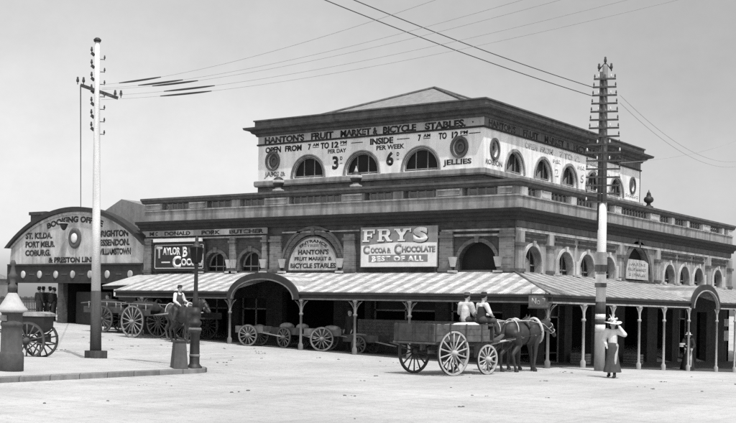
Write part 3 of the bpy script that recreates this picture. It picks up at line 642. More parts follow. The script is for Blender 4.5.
# small hanging sign at the corner
hs=thing('hanging_sign',(2.55,-3.05,2.08),R(25),'small square lettered board hung from the veranda corner above the wagon horse','sign')
MB().box((-.33,-.02,0),(.33,.02,.42)).build('board',M['wagonmid'],hs)
MB().box((-.36,-.03,.42),(.36,.03,.47)).box((-.36,-.03,-.04),(.36,.03,0)).tube([(-.25,0,.47),(-.25,0,.6)],.012,5).tube([(.25,0,.47),(.25,0,.6)],.012,5).build('frame',M['iron'],hs)
q=text_mesh('No 7',lambda p:(p[0],-.021-p[1],p[2]),-.22,.24,.1,.32,0,.02);ob('lettering',q,M['stone'],hs)

# ---------------------------------------------------------------- booking office
bo=thing('booking_office',(-24.8,1,0.8),0,'railway booking office with a wide curved gable full of painted destinations','building')
BX0,BX1,BC=-30.0,-19.85,-24.8
def seg(r_w,h,n=24,zs=4.8,c=BC):        # circular segment outline, half width r_w, rise h
    Rr=(r_w*r_w+h*h)/(2*h);a=math.asin(r_w/Rr)
    return [(c-Rr*math.sin(a-2*a*i/n),zs+h-Rr+Rr*math.cos(a-2*a*i/n)) for i in range(n+1)]
sg=seg(4.95,1.75)
bpart=lambda mb,name,m,par=bo:mb.build(name,m,par,True)
bpart(MB().prism([(BX0+.1,3.82)]+sg+[(BX1-.05,3.82)],lambda a,b,d:(a,d,b),-.3,0,Ff),'gable',M['stonelite'])
o_=seg(5.3,2.0,24,4.74);i_=seg(5.05,1.78,24,4.74)
bpart(MB().strip(i_,o_,lambda a,b,d:(a,d,b),-.35,.22,Ff),'curved_cornice',M['cornice'])
i2=seg(4.9,1.66,24,4.72);o2=seg(5.04,1.77,24,4.735)
bpart(MB().strip(i2,o2,lambda a,b,d:(a,d,b),.004,.08,Ff),'moulding',M['stonelite'])
bpart(MB().box((BX0+.1,.0,3.82),(BX1-.05,.14,3.9),Ff).box((BX0,-.3,2.93),(BX1,.05,3.82),Ff).box((BX0,.05,2.93),(BX1,.12,3.0),Ff),'fascia_band',M['cornice'])
for xx in (-28.66,-27.36,-26.1,-24.82,-23.54,-22.3,-20.7):
    bpart(MB().lathe([(.17,0),(.17,.04),(.12,.06)],14,axis='z',P=lambda p,xx=xx:(xx+p[0],-.05-p[2],3.36+1.15*p[1])),'medallion',M['stonelite'])
for xx in (-28.0,-26.73,-25.46,-24.18,-22.92,-21.5): bpart(MB().box((xx-.2,.05,3.35),(xx+.2,.07,3.39),Ff),'dash',M['stonedark'])
# round dark medallion with white middle
bpart(MB().lathe([(.44,0),(.46,.06),(.36,.12),(.26,.06)],22,axis='z',P=lambda p:(-24.75+p[0],-p[2],5.18+1.15*p[1])),'roundel',M['stonedark'])
bpart(MB().lathe([(.22,0.05),(.2,.12),(.1,.15)],22,axis='z',P=lambda p:(-24.75+p[0],-p[2],5.18+1.15*p[1])),'roundel_centre',M['paintwhite'])
bl=lambda s,a,b,z0,z1,**k:letter(s,Ff,a,b,z0,z1,.004,M['black'],bo,.05,**k)
for s_,a,b,z in (('ST. KILDA.',-28.6,-26.5,5.22),('PORT MELB.',-28.6,-26.3,4.78),('COBURG.',-28.6,-26.6,4.34),('BRIGHTON',-23.1,-20.95,5.22),('ESSENDON.',-22.95,-20.85,4.78),('WILLIAMSTOWN',-23.1,-20.75,4.34)): bl(s_,a,b,z,z+.3)
bl('& PRESTON LINES',-26.75,-23.1,3.98,4.24)
Rr=(4.95**2+1.75**2)/(3.5)
bl('BOOKING OFFICE',0,0,0,.29,arc=(BC,4.8+1.75-Rr,Rr-.56,R(90+16.5),R(90-16),1.))
# walls, openings
for x0,x1 in ((BX0,BX0+.45),(-26.0,-25.6),(BX1-.4,BX1-.02)): bpart(MB().box((x0,-.3,.2),(x1,.0,2.93),Ff),'pier',M['brick'])
bpart(MB().box((-26.0,.3,.2),(-25.85,9,3.0)).box((-26.0,8.9,.2),(BX1-.1,9.,3.0)).box((BX1-.2,.3,.2),(BX1-.1,9,3.0)),'inner_wall',M['dark'])
bpart(MB().box((-26.0,.3,3.0),(BX1-.1,9,3.08)),'ceiling',M['dark'])
for x0,x1 in ((-25.3,-24.2),(-23.9,-22.7),(-22.2,-21.0)): bpart(MB().box((x0,.6,.4),(x1,.66,2.5)),'door',M['signdark'])
tag(MB().box((-21.75,-.1,2.3),(-21.35,-.13,2.75)).build('notice',M['paintwhite']),'small white notice hung in the dark booking office doorway','notice')
# roof behind the gable, ridge running back
rz=7.35;rx=-24.3
bpart(MB().add([(rx,2.6,rz),(BX1,2.6,6.35),(BX1,10,6.35),(rx,10,rz),(BX0+.9,2.6,5.2),(BX0+.9,10,5.2),(BX0+.9,2.6,4.0),(BX1,2.6,4.0),(BX1,10,4.0),(BX0+.9,10,4.0)],[(0,1,2,3),(0,3,5,4),(0,4,6,7,1),(1,7,8,2),(2,8,9,5,3),(4,5,9,6)]),'roof',M['slate'])
bpart(MB().box((-29.5,1.0,3.9),(-28.3,2.,6.55)).box((-29.6,.95,6.551),(-28.2,2.05,6.72)),'chimney',M['brick'])
bpart(MB().tube([(-23.7,.2,6.5),(-23.6,.2,7.5)],.02,6),'vent_pipe',M['wire'])
# lamp bracket hung in front of the gable
lb=thing('bracket_lamp',(-25.05,-.5,5.75),0,'conical white shaded lamp bracketed out from the curved gable','lamp')
MB().lathe([(.3,.15),(.26,.17),(.06,.02),(.05,0)],14).build('shade',M['paintwhite'],lb);MB().lathe([(.22,.12),(.12,-.12),(.05,-.2)],12).build('lantern',M['iron'],lb);MB().tube([(0,.5,.35),(0,0,.3),(0,0,.15)],.02,5).build('bracket',M['iron'],lb)
# little lean-to canopy between the office and the veranda
cn=thing('canopy',(-19,-.8,2.7),0,'small pale lean-to canopy between booking office and striped veranda','canopy')
MB().add([(-20.6,-1.9,2.78),(-17.4,-1.9,2.86),(-17.2,0,3.42),(-20.2,0,3.34),(-20.6,-1.9,2.75),(-17.4,-1.9,2.83),(-17.2,0,3.38),(-20.2,0,3.3)],[(0,1,2,3),(7,6,5,4),(0,4,5,1),(1,5,6,2),(2,6,7,3),(3,7,4,0)]).build('sheeting',M['frieze'],cn,True)
MB().box((-20.6,-1.86,2.6),(-17.4,-1.82,2.75)).build('fascia',M['cornice'],cn,True)

fe=thing('paling_fence',(-31,6,g(-31,6)),0,'dark paling fence behind the people in the bright booking office opening','fence')
MB().box((-8,-.02,.35),(5,.02,.42)).box((-8,-.02,.95),(5,.02,1.02)).build('rail',M['wooddark'],fe)
fm=MB()
for k in range(88): fm.box((-8+k*.148,-.045,-.3),(-8+k*.148+.09,-.022,1.12+.03*math.sin(k*1.7)))
fm.build('palings',M['wooddark'],fe)
# ---------------------------------------------------------------- far buildings beyond, left edge
def farhouse(x,y,w,d,hh,label,base=1.6):
    t=thing('far_building',(x,y,base),0,label,'building','low buildings beyond the station')
    ops=[]
    n=max(1,int(w/2.2))
    for i in range(n):
        c=-w/2+w*(i+.5)/n;ops.append(('r',c-.45,c+.45,hh*.5,hh*.78))
    P=lambda p:(p[0],-d/2-p[1],p[2])
    wall_open(-w/2,w/2,-1,hh,ops,0,.2,P).build('wall',M['farwall'],t)
    MB().box((-w/2,-d/2+.35,-1),(-w/2+.2,d/2,hh)).box((w/2-.2,-d/2+.35,-1),(w/2,d/2,hh)).box((-w/2,d/2-.2,-1),(w/2,d/2,hh)).build('wall',M['farwall'],t)
    for o in ops: MB().box((o[1],-d/2+.14,o[3]),(o[2],-d/2+.16,o[4])).build('window',M['glass'],t)
    MB().box((-w/2-.3,-d/2-1.4,hh*.42),(w/2+.3,-d/2,hh*.46)).build('awning',M['stonedark'],t)
    MB().add([(-w/2-.2,-d/2-.2,hh),(w/2+.2,-d/2-.2,hh),(w/2+.2,d/2,hh),(-w/2-.2,d/2,hh),(-w/2,0,hh+.7),(w/2,0,hh+.7)],[(0,1,5,4),(2,3,4,5),(0,4,3),(1,2,5),(3,2,1,0)]).build('roof',M['slate'],t)
farhouse(-53.5,13.5,6.5,5,2.0,'low dark shop with awning beyond the booking office at the left edge')
farhouse(-72,16,9,6,2.1,'pale long building farthest along the street at the left edge')

# ---------------------------------------------------------------- telegraph poles
tp=thing('telegraph_pole',(-5.9,-15.24,g(-5.9,-15.24)+.12),0,'tall pole painted white above and dark below, standing on the left footpath','pole','telegraph poles')
H1=9.45;lean=(-.08,-.10)
def lp(z): return (lean[0]*z/H1*1.0,lean[1]*z/H1,z)
rr=lambda z:.16-.09*z/H1
MB().tube([lp(2.0),lp(4),lp(6.),lp(8.0),lp(H1)],[rr(2.0),rr(4),rr(6),rr(8),rr(H1)],12).build('shaft',M['woodwhite'],tp)
MB().tube([lp(.1),lp(1.999)],[.175,rr(2)+.006],12).box((-.22,-.24,-.15),(.24,.24,.22)).build('base',M['wooddark'],tp)
MB().lathe([(.10,H1-.02),(.12,H1+.04),(.06,H1+.1)],10,c=(lean[0],lean[1],0)).build('cap',M['iron'],tp)
def insulator(c,par,m,s=1.):
    MB().lathe([(.012*s,-.06*s),(.012*s,0),(.035*s,.01*s),(.04*s,.06*s),(.025*s,.1*s),(.03*s,.13*s),(.01*s,.15*s)],8,c=c).build('insulator',m,par)
# step brackets up both sides
for k,z in enumerate((H1-.9,H1-2.05,H1-3.2,H1-4.35,H1-5.5+.0)[:0]): pass
camR=Vector((.817,.576,0))
for k in range(7):
    z=H1-.42-k*.372;x,y,_=lp(z);s=(-1,1)[0]
    a=(x-camR.x*.09,y-camR.y*.09,z);b=(x-camR.x*.17,y-camR.y*.17,z+.07)
    st=MB()._bar(a,b,.07,.09,I).build('bracket',M['iron'],tp);insulator((b[0],b[1],b[2]+.05),st,M['insdark'],.9)
    a=(x+camR.x*.09,y+camR.y*.09,z-.12);b=(x+camR.x*.22,y+camR.y*.22,z-.12)
    st=MB().tube([a,b],.012,5).build('bracket',M['iron'],tp);insulator((b[0],b[1],b[2]+.02),st,M['insdark'],.7)
z=H1-1.55;x,y,_=lp(z);a=(x-camR.x*.42,y-camR.y*.42-.1,z+.22);b=(x+camR.x*.55,y+camR.y*.55+.1,z-.12)
ca=MB()._bar(a,b,.07,.09,I).build('crossarm',M['wooddark'],tp)
for q,dd in ((a,0),(b,0)):
    for w in (-.06,.06): insulator((q[0]+w,q[1]+w,q[2]+.08),ca,M['insdark'],1.1)
armL=Vector(tp.location)+Vector(a);armR=Vector(tp.location)+Vector(b)

rp=thing('telegraph_pole',(4.77,-2.9,g(4.77,-2.9)),0,'tallest pole at the corner, sixteen stacked crossarms of insulators and banded foot','pole','telegraph poles')
H2=10.15
MB().tube([(0,0,2.3),(0,0,4.3),(0,0,5.6)],[.165,.15,.139],12).build('shaft',M['woodwhite'],rp);MB().tube([(0,0,5.601),(0,0,H2)],[.138,.085],12).build('upper_shaft',M['irongrey'],rp)
MB().tube([(0,0,-.3),(0,0,1.30)],[.18,.172],12).build('foot',M['woodgrey'],rp)
for a,b,m_ in ((1.30,1.55,'woodwhite'),(1.55,1.72,'wooddark'),(1.72,1.90,'woodwhite'),(1.90,2.3,'wooddark')): MB().tube([(0,0,a+.001),(0,0,b)],[.174,.168],12).build('painted_band',M[m_],rp)
side=Vector((.93,.37,0)).normalized()          # direction of the arms
fwd=Vector((-side.y,side.x,0))
def sp(a,b,z): return (side.x*a+fwd.x*b,side.y*a+fwd.y*b,z)
# dark runner boards and cables up the left side
MB().tube([sp(-.13,-.05,4.7),sp(-.12,-.05,H2-.2)],.05,6).tube([sp(-.02,-.13,5.6),sp(-.0,-.1,H2-.3)],.035,6).build('cable_duct',M['wooddark'],rp)
NA=16
for k in range(NA):
    z=H2-.45-k*.272;hw=.36+.2*min(1,k/9)
    arm=MB()._bar(sp(-hw,-.12,z),sp(hw,-.12,z),.06,.055,I).build('crossarm',M['wooddark'],rp)
    for a in (-hw+.03,hw-.03) if k%2 else (-hw+.03,-.2,.2,hw-.03):
        insulator(sp(a,-.12,z+.05),arm,M['insdark'] if abs(a)>.2 and (k<8 or k%3) else M['porcelain'],.72)
for a,z in ((-.2,H2-.1),(.0,H2+.12),(.2,H2-.1)): insulator(sp(a,0,z),rp,M['insdark'],1.3)
tp_=MB().tube([sp(-.22,0,H2-.15),sp(0,0,H2+.12),sp(.22,0,H2-.15)],.02,5).build('top_bracket',M['iron'],rp)
jb=MB().box((-.19,-.36,3.52),(.19,-.12,3.94),lambda p:sp(p[0],p[1],p[2])).build('junction_box',M['stone'],rp)
MB().box((-.2,-.37,3.30),(.2,-.12,3.515),lambda p:sp(p[0],p[1],p[2])).build('box_shelf',M['wooddark'],jb)
jb=MB().box((-.17,-.34,2.92),(.17,-.12,3.2),lambda p:sp(p[0],p[1],p[2])).build('junction_box',M['stonelite'],rp)
MB().box((-.19,-.36,2.78),(.19,-.12,2.915),lambda p:sp(p[0],p[1],p[2])).build('box_shelf',M['wooddark'],jb)

rnd=random.Random(11);lt=MB()
for k in range(240):
    X=rnd.uniform(-30,19);Y=rnd.uniform(-34,-3.2) if rnd.random()<.8 else rnd.gauss(-7,2)
    if X<-1.2 and Y<-14: continue
    cl=rnd.randint(1,4)
    for q in range(cl):
        r0=rnd.uniform(.012,.038);x=X+rnd.gauss(0,.09);y=Y+rnd.gauss(0,.09);lt.ell((x,y,g(x,y)+r0*.2),(r0*rnd.uniform(.7,1.6),r0*rnd.uniform(.7,1.6),r0*.5),I,6,4)
tag(lt.build('road_litter',M['stonedark']),kind='stuff')
# ---------------------------------------------------------------- wires
CAM=Vector((20.557847,-38.693364,1.9))
def wire(a,b,sag,r,label,m='wire',sl=None,grp='overhead telegraph wires'):
    a=Vector(a);b=Vector(b);n=28
    at=lambda t:a.lerp(b,t)-Vector((0,0,sag*4*t*(1-t)))
    t=thing('telegraph_wire',a,0,label,'wire',grp)
    MB().tube([at(i/n) for i in range(n+1)],r,5).build('strand',M[m],t,True)
    if sl: MB().tube([at(sl[0]+(sl[1]-sl[0])*i/6) for i in range(7)],[.012,.022,.026,.027,.026,.022,.012],6).build('sleeve',M['wire'],t,True)  # added thick lengths copying retouched strokes, not real sleeves
RPv=Vector(rp.location)
def offend(a,cx,cy,d,k):
    q=CAM+Vector((-.57643,.81714,0))*d+Vector((.81714,.57643,0))*cx*d+Vector((0,0,1))*cy*d
    a=Vector(a);return a+(q-a)*k
TH1=offend(RPv+Vector(sp(-.42,-.12,H2-1.0)),-.0365-.0053,.274,30,1.5);TH2=offend(RPv+Vector(sp(-.38,-.12,H2-.72)),-.0130-.0053,.2745,30,1.5)
wire(RPv+Vector(sp(-.42,-.12,H2-1.0)),Vector(TH1),.22,.013,'lower of two thick wires from the corner pole to the upper left')
wire(RPv+Vector(sp(-.38,-.12,H2-.72)),Vector(TH2),.2,.013,'upper of two thick wires from the corner pole to the upper left')
TPx,TPy=-5.95,-15.3
ends=[(9.0,-22.3,7.3),(9.96,-21.69,7.29),(10.3,-21.4,7.3),(11.1,-20.9,7.31),(11.66,-20.49,7.33)]
nm=['highest','second highest','middle','second lowest','lowest']
for k,(z0,e_,s0,s1) in enumerate(((8.45,ends[0],.07,.215),(8.34,ends[1],.115,.235),(8.30,ends[2],.145,.255),(8.12,ends[3],.155,.26),(8.0,ends[4],.135,.235))):
    a=Vector((TPx+.1,TPy+.05,z0));b=a+(Vector(e_)-a)*1.5
    wire(a,b,.42+.03*k,.0042,nm[k]+' of five thin wires with added dark strokes rising right from the left pole','wirefaint',(s0,s1))
wire(armL,(-24.4,.0,6.72),.0,.018,'thin wire dropping from the left pole crossarm to the curved gable','wire')
for k,(z0,e_,l_) in enumerate(((8.05,offend(RPv,.337,.143,75,1.),'upper of two converging wires falling away behind the tall corner pole'),(7.8,offend(RPv,.337,.139,75,1.),'lower of two converging wires falling away behind the tall corner pole'),(6.9,offend(RPv,.337,.163,75,1.),'nearly level faint wire right of the tall corner pole'))):
    wire(RPv+Vector(sp(.5,-.12,z0+1.1 if k<2 else z0)),e_,1.3 if k<2 else .4,.009 if k<2 else .006,l_,'wirefaint')

# ---------------------------------------------------------------- lamp post, bin, pillar
lz=g(-1.95,-15.2)+.10
lm=thing('street_lamp',(-1.9,-15.2,lz),0,'fluted iron lamp post on the kerb beside a tapered dark bin','street lamp')
MB().lathe([(.22,-.2),(.22,.05),(.17,.1),(.145,.14),(.135,.95),(.165,.99),(.175,1.05),(.135,1.1),(.125,1.14),(.145,1.2),(.185,1.24),(.185,1.3),(.125,1.36),(.135,1.5),(.165,1.54),(.15,1.6),(.09,1.72)],12).build('base',M['iron'],lm)
MB().lathe([(.18,1.06),(.19,1.1),(.17,1.14)],12).build('ring',M['irongrey'],lm);MB().lathe([(.148,.32),(.155,.36),(.148,.4)],12).build('ring',M['irongrey'],lm)
MB().lathe([(.10,1.72),(.085,1.9),(.06,2.1),(.05,2.85),(.08,2.9),(.05,2.95)],10).build('column',M['iron'],lm)
MB().tube([(-.3,0,2.75),(.3,0,2.75)],.02,6).build('ladder_bar',M['iron'],lm)
ln=MB().add([(-.08,-.08,2.95),(.08,-.08,2.95),(.08,.08,2.95),(-.08,.08,2.95),(-.14,-.14,3.37),(.14,-.14,3.37),(.14,.14,3.37),(-.14,.14,3.37)],[(0,1,5,4),(1,2,6,5),(2,3,7,6),(3,0,4,7),(3,2,1,0)]).build('lantern',M['glass'],lm)
fr=MB()
for sx,sy in ((-1,-1),(1,-1),(1,1),(-1,1)): fr.tube([(sx*.08,sy*.08,2.95),(sx*.14,sy*.14,3.37)],.014,4)
fr.lathe([(.2,3.37),(.2,3.40),(.09,3.5),(.06,3.57),(.07,3.62),(.02,3.7)],4);fr.build('lantern_frame',M['iron'],ln)
bn=thing('street_bin',(-1.98,-15.72,g(-1.98,-15.7)+.10),R(-35),'dark tapered box standing against the foot of the iron lamp post','bin')
MB().add([(-.29,-.2,0),(.29,-.2,0),(.29,.2,0),(-.29,.2,0),(-.2,-.15,.74),(.2,-.15,.74),(.2,.15,.74),(-.2,.15,.74)],[(0,1,5,4),(1,2,6,5),(2,3,7,6),(3,0,4,7),(3,2,1,0),(4,5,6,7)]).build('body',M['granite'],bn)
MB().box((-.22,-.17,.74),(.22,.17,.78)).build('lid',M['iron'],bn)
pz=g(-3.0,-20.55)+.12
pl=thing('iron_pillar',(-3.02,-20.5,pz),0,'stout round pillar with pale conical cap at the left edge of the footpath','pillar')
MB().lathe([(.30,-.2),(.30,.42),(.285,.46),(.26,.48),(.255,.95),(.25,1.1),(.275,1.13),(.275,1.19),(.25,1.22),(.25,1.42),(.28,1.45)],20).build('body',M['granite'],pl)
MB().lathe([(.28,1.45),(.37,1.47),(.37,1.53),(.3,1.6),(.2,1.76),(.12,1.9),(.10,1.93)],20).build('cap',M['granitetop'],pl)
MB().lathe([(.08,1.93),(.07,2.0),(.12,2.04),(.12,2.1),(.06,2.16),(.08,2.3),(.12,2.36),(.07,2.42),(.04,2.6),(.075,2.66),(.04,2.74)],12).build('finial',M['granite'],pl)
MB().box((-.12,-.262,1.24),(.12,-.245,1.38)).build('plate',M['stone'],pl)

# ---------------------------------------------------------------- wheels, carts
def wheel_mesh(r,spokes,w=.055,d=.06,ry=None):
    """wheel in the YZ plane, axle along X, centre at origin"""
    mb=MB();n=36
    prof=[(r,-w/2),(r,w/2),(r-d,w/2),(r-d,-w/2)]
    vs=[];
    for k in range(n):
        t=2*PI*k/n
        for rr_,x in prof: vs.append((x,rr_*math.cos(t),rr_*math.sin(t)))
    fs=[(4*k+i,4*k+(i+1)%4,4*((k+1)%n)+(i+1)%4,4*((k+1)%n)+i) for k in range(n) for i in range(4)]
    mb.add(vs,fs,False);return mb
def wheel(par,c,r,spokes,m,hubm=None,w=.055,name='wheel'):
    wh=wheel_mesh(r,spokes,w).build(name,m,par);wh.location=c
    for k in range(spokes):
        t=2*PI*(k+.5)/spokes
        if k==0:
            s0=MB().tube([(0,.05,0),(0,r*.5,0),(0,r-.05,0)],[.028,.02,.026],6).build('spoke',m,wh);s0.rotation_euler=(t,0,0)
        else: s=ob('spoke',s0.data,m,wh);s.rotation_euler=(t,0,0)
    MB().lathe([(.05,-.14),(.085,-.09),(.1,0),(.085,.09),(.05,.15)],12,axis='x').build('hub',hubm or m,wh)
    MB().lathe([(r+.001,-w/2-.003),(r+.012,-w/2-.003),(r+.012,w/2+.003),(r+.001,w/2+.003)],36,axis='x',cap=False).build('tyre',M['iron'],wh)
    return wh

# ---------------------------------------------------------------- people
def hand(mb,wrist,dirv,pal,s=1.):
    """palm and five bent fingers"""
    d=Vector(dirv).normalized();n=Vector(pal).normalized();x=d.cross(n).normalized();w=Vector(wrist)
    mb.cap(w,w+d*.07*s,.024*s,.03*s)
    for k,(o,L) in enumerate(((-.03,.06),(-.01,.075),(.01,.07),(.028,.055))):
        a=w+d*.075*s+x*o*s;b=a+d*L*.55*s+n*.008*s;c=b+d*L*.35*s+n*.03*s;mb.cap(a,b,.0095,.009,seg=8);mb.cap(b,c,.009,.008,seg=8)
    a=w+d*.02*s-x*.03*s;b=a-x*.03*s+d*.03*s+n*.01;mb.cap(a,b,.011,.010,seg=8);mb.cap(b,b+d*.03*s+n*.012,.010,.008,seg=8)
def head(mb,c,yaw=0.,pitch=0.):
    Rm=Matrix.Rotation(yaw,3,'Z')@Matrix.Rotation(pitch,3,'X');c=Vector(c)
    P=lambda p:c+Rm@Vector(p)
    mb.ell((0,0,.02),(.078,.095,.105),P);mb.ell((0,.03,-.055),(.055,.065,.06),P);mb.cap((0,.09,.01),(0,.112,-.028),.010,.016,P)
    mb.ell((0,.088,-.062),(.026,.014,.010),P);mb.ell((0,.07,-.1),(.028,.025,.022),P)
    for s in (-1,1):
        mb.ell((s*.078,-.005,-.01),(.012,.022,.032),P);mb.ell((s*.032,.088,.022),(.014,.010,.008),P)
    return P
def person(name_,loc,rz,J,label,clothes,group=None,vox=.012):
    """J: joints (facing +Y). clothes: list of dicts"""
    t=thing('person',loc,rz,label,'person',group)
    mb=MB();hc=Vector(J['head']);P=head(mb,hc,J.get('yaw',0),J.get('pitch',0))
    nk=Vector(J['neck']);ch=Vector(J['chest']);pv=Vector(J['pelvis'])
    mb.cap(hc+Vector((0,-.02,-.06)),nk,.05,.06);
    S=[Vector(J['shL']),Vector(J['shR'])];mb.cap(S[0],S[1],.06,.06);mb.cap(nk+Vector((0,0,-.04)),ch,.09,.12);mb.cap(ch,pv,.12,.12)
    mb.cap(pv+Vector((-.07,0,0)),pv+Vector((.07,0,0)),.11,.11)
    for s in 'LR':
        a,b,c=[Vector(J[k+s]) for k in ('sh','el','wr')];mb.cap(a,b,.052,.04);mb.cap(b,c,.04,.026);hand(mb,c,(c-b) if 'hd'+s not in J else J['hd'+s],J.get('pal'+s,(0,.3,-1)))
        h,k_,f=[Vector(J[k+s]) for k in ('hp','kn','an')];mb.cap(h,k_,.085,.058);mb.cap(k_,f,.056,.036)
        fd=Vector(J.get('ft'+s,(0,1,0))).normalized();mb.cap(f+Vector((0,0,-.04))-fd*.03,f+Vector((0,0,-.055))+fd*.13,.036,.03)
    ob('body',remesh(mb,'body',vox,2),M['skin'],t)
    for c in clothes:
        mb=MB();k=c['k'];v=c.get('vox',.014)
        if k in('shirt','coat'):
            e=c.get('e',.012);mb.cap(S[0],S[1],.06+e,.06+e);mb.cap(nk+Vector((0,0,-.06)),ch,.09+e,.125+e);mb.cap(ch,pv+Vector((0,0,c.get('low',0))),.125+e,.122+e+c.get('flare',0))
            for s in 'LR':
                a,b,w=[Vector(J[q+s]) for q in ('sh','el','wr')];pf=c.get('puff',0);mb.cap(a,b,.058+e+pf,.045+e+pf*.7)
                if c.get('sleeve',1)>.6: mb.cap(b,b.lerp(w,.9),.044+e+pf*.6,.03+e)
            ob(c.get('n','shirt'),remesh(mb,k,v,2),M[c['m']],t)
        elif k=='vest':
            e=c.get('e',.024);mb.cap(S[0].lerp(nk,.35)+Vector((0,0,-.02)),S[1].lerp(nk,.35)+Vector((0,0,-.02)),.05+e,.05+e);mb.cap(nk+Vector((0,0,-.1)),ch,.085+e,.125+e);mb.cap(ch,pv,.125+e,.12+e)
            ob('waistcoat',remesh(mb,k,v,2),M[c['m']],t)
        elif k=='trousers':
            e=.012;mb.cap(pv+Vector((-.07,0,0)),pv+Vector((.07,0,0)),.115+e,.115+e)
            for s in 'LR':
                h,k_,f=[Vector(J[q+s]) for q in ('hp','kn','an')];mb.cap(h,k_,.09+e,.066+e);mb.cap(k_,k_.lerp(f,.95),.066+e,.052+e)
            ob('trousers',remesh(mb,k,v,2),M[c['m']],t)
        elif k=='boots':
            for s in 'LR':
                f=Vector(J['an'+s]);fd=Vector(J.get('ft'+s,(0,1,0))).normalized();b_=MB();b_.cap(f+Vector((0,0,.08)),f,.05,.046);b_.cap(f+Vector((0,0,-.03))-fd*.035,f+Vector((0,0,-.045))+fd*.14,.046,.038)
                ob('boot',remesh(b_,'boot',.012,2),M[c['m']],t)
        elif k=='skirt':
            b_=MB();n=28;z1=c.get('z1',.08);lv=[(pv.z+.10,.135),(pv.z-.02,.175),(pv.z-.25,.22),(pv.z-.5,.27),(z1+.1,.33),(z1,.35)]
            vs=[];kx,ky=c.get('lean',(0,0));lv=[(z,r if i<2 else r*c.get('sl',1.)) for i,(z,r) in enumerate(lv)]
            for i,(z,r) in enumerate(lv):
                for q in range(n):
                    th=2*PI*q/n;f_=1+.06*math.sin(7*th+i*.3)*(i/5)+.03*math.sin(13*th)*(i/5);u=i/5
                    vs.append((pv.x+kx*u+r*f_*math.cos(th)*.92,pv.y+ky*u+r*f_*math.sin(th),z))
            fs=[(i*n+q,i*n+(q+1)%n,(i+1)*n+(q+1)%n,(i+1)*n+q) for i in range(5) for q in range(n)]+[tuple(range(n))]
            b_.add(vs,fs,True);b_.build('skirt',M[c['m']],t)
        elif k=='hat':
            Pz=lambda p:P((p[0],p[1],p[2]+.075));b_=MB();br=c.get('brim',.15);h_=c.get('h',.10);ti=c.get('wave',0)
            n=24;rings=[(.001,h_,0),(.06,h_,0),(.088,h_*.8,0),(.092,.015,0),(br,.0,1),(br+.004,-.008,1),(.09,-.008,0)]
            vs=[(r*math.cos(2*PI*q/n)*(1.),r*math.sin(2*PI*q/n)*1.1,z+w_*ti*math.sin(2*(2*PI*q/n)+.6)) for r,z,w_ in rings for q in range(n)]
            fs=[(i*n+q,i*n+(q+1)%n,(i+1)*n+(q+1)%n,(i+1)*n+q) for i in range(6) for q in range(n)]
            b_.add(vs,fs,True,Pz);ho=b_.build('hat',M[c['m']],t)
            if c.get('band'): MB().lathe([(.094,.018),(.096,.03),(.093,.05)],24,P=lambda p:Pz((p[0],p[1]*1.1,p[2]))).build('hat_band',M['cloth_black'],ho)
            if c.get('flowers'):
                f_=MB();rnd=random.Random(3)
                for q in range(16):
                    th=rnd.uniform(0,2*PI);rr_=rnd.uniform(.05,.13);x_,y_=rr_*math.cos(th),rr_*math.sin(th);f_.ell((x_,y_,.06+rnd.uniform(0,.07)),(.035,.035,.028),Pz,8,6)
                for q in range(3): f_.cap((.02*q,-.04,.1),(.07*q-.04,-.02,.22),.02,.012,Pz)
                ob('hat_trimming',remesh(f_,'trim',.01,1),M['cloth_white'],ho)
        elif k=='hair':
            b_=MB();b_.ell((0,-.025,.045),(.088,.095,.092),P);
            if c.get('bun'): b_.ell((0,-.11,.0),(.05,.045,.05),P)
            if c.get('beard'): b_.ell((0,.06,-.1),(.05,.05,.055),P)
            ob('hair',remesh(b_,'hair',.012,1),M[c.get('m','hair')],t)
    return t
STAND=dict(head=(0,.02,1.58),neck=(0,0,1.43),chest=(0,0,1.22),pelvis=(0,0,.95),shL=(-.17,0,1.38),shR=(.17,0,1.38),elL=(-.23,-.02,1.12),elR=(.23,-.02,1.12),wrL=(-.22,.1,.90),wrR=(.22,.1,.90),
  hpL=(-.09,0,.92),hpR=(.09,0,.92),knL=(-.1,.03,.5),knR=(.1,.03,.5),anL=(-.1,0,.09),anR=(.1,0,.09))
def pose(**k): d=dict(STAND);d.update(k);return d
# woman crossing the road
person('w',(6.74,-6.43,0.0),R(-170),pose(elL=(-.36,.08,1.30),wrL=(-.20,.13,1.55),hdL=(.4,.05,.8),palL=(1,0,0),elR=(.27,-.02,1.12),wrR=(.16,.16,.98),knL=(-.1,.12,.5),anL=(-.1,.14,.09),anR=(.12,-.1,.10),yaw=R(15),pitch=R(-6)),
  'woman in white blouse, dark skirt and flowered hat, arm raised, by the banded pole',
  [dict(k='hair',bun=1),dict(k='shirt',m='cloth_white',puff=.03,n='blouse'),dict(k='skirt',m='cloth_dark',z1=.17,sl=.8),dict(k='boots',m='cloth_black'),dict(k='hat',m='straw',brim=.26,h=.10,wave=.02,flowers=1)])
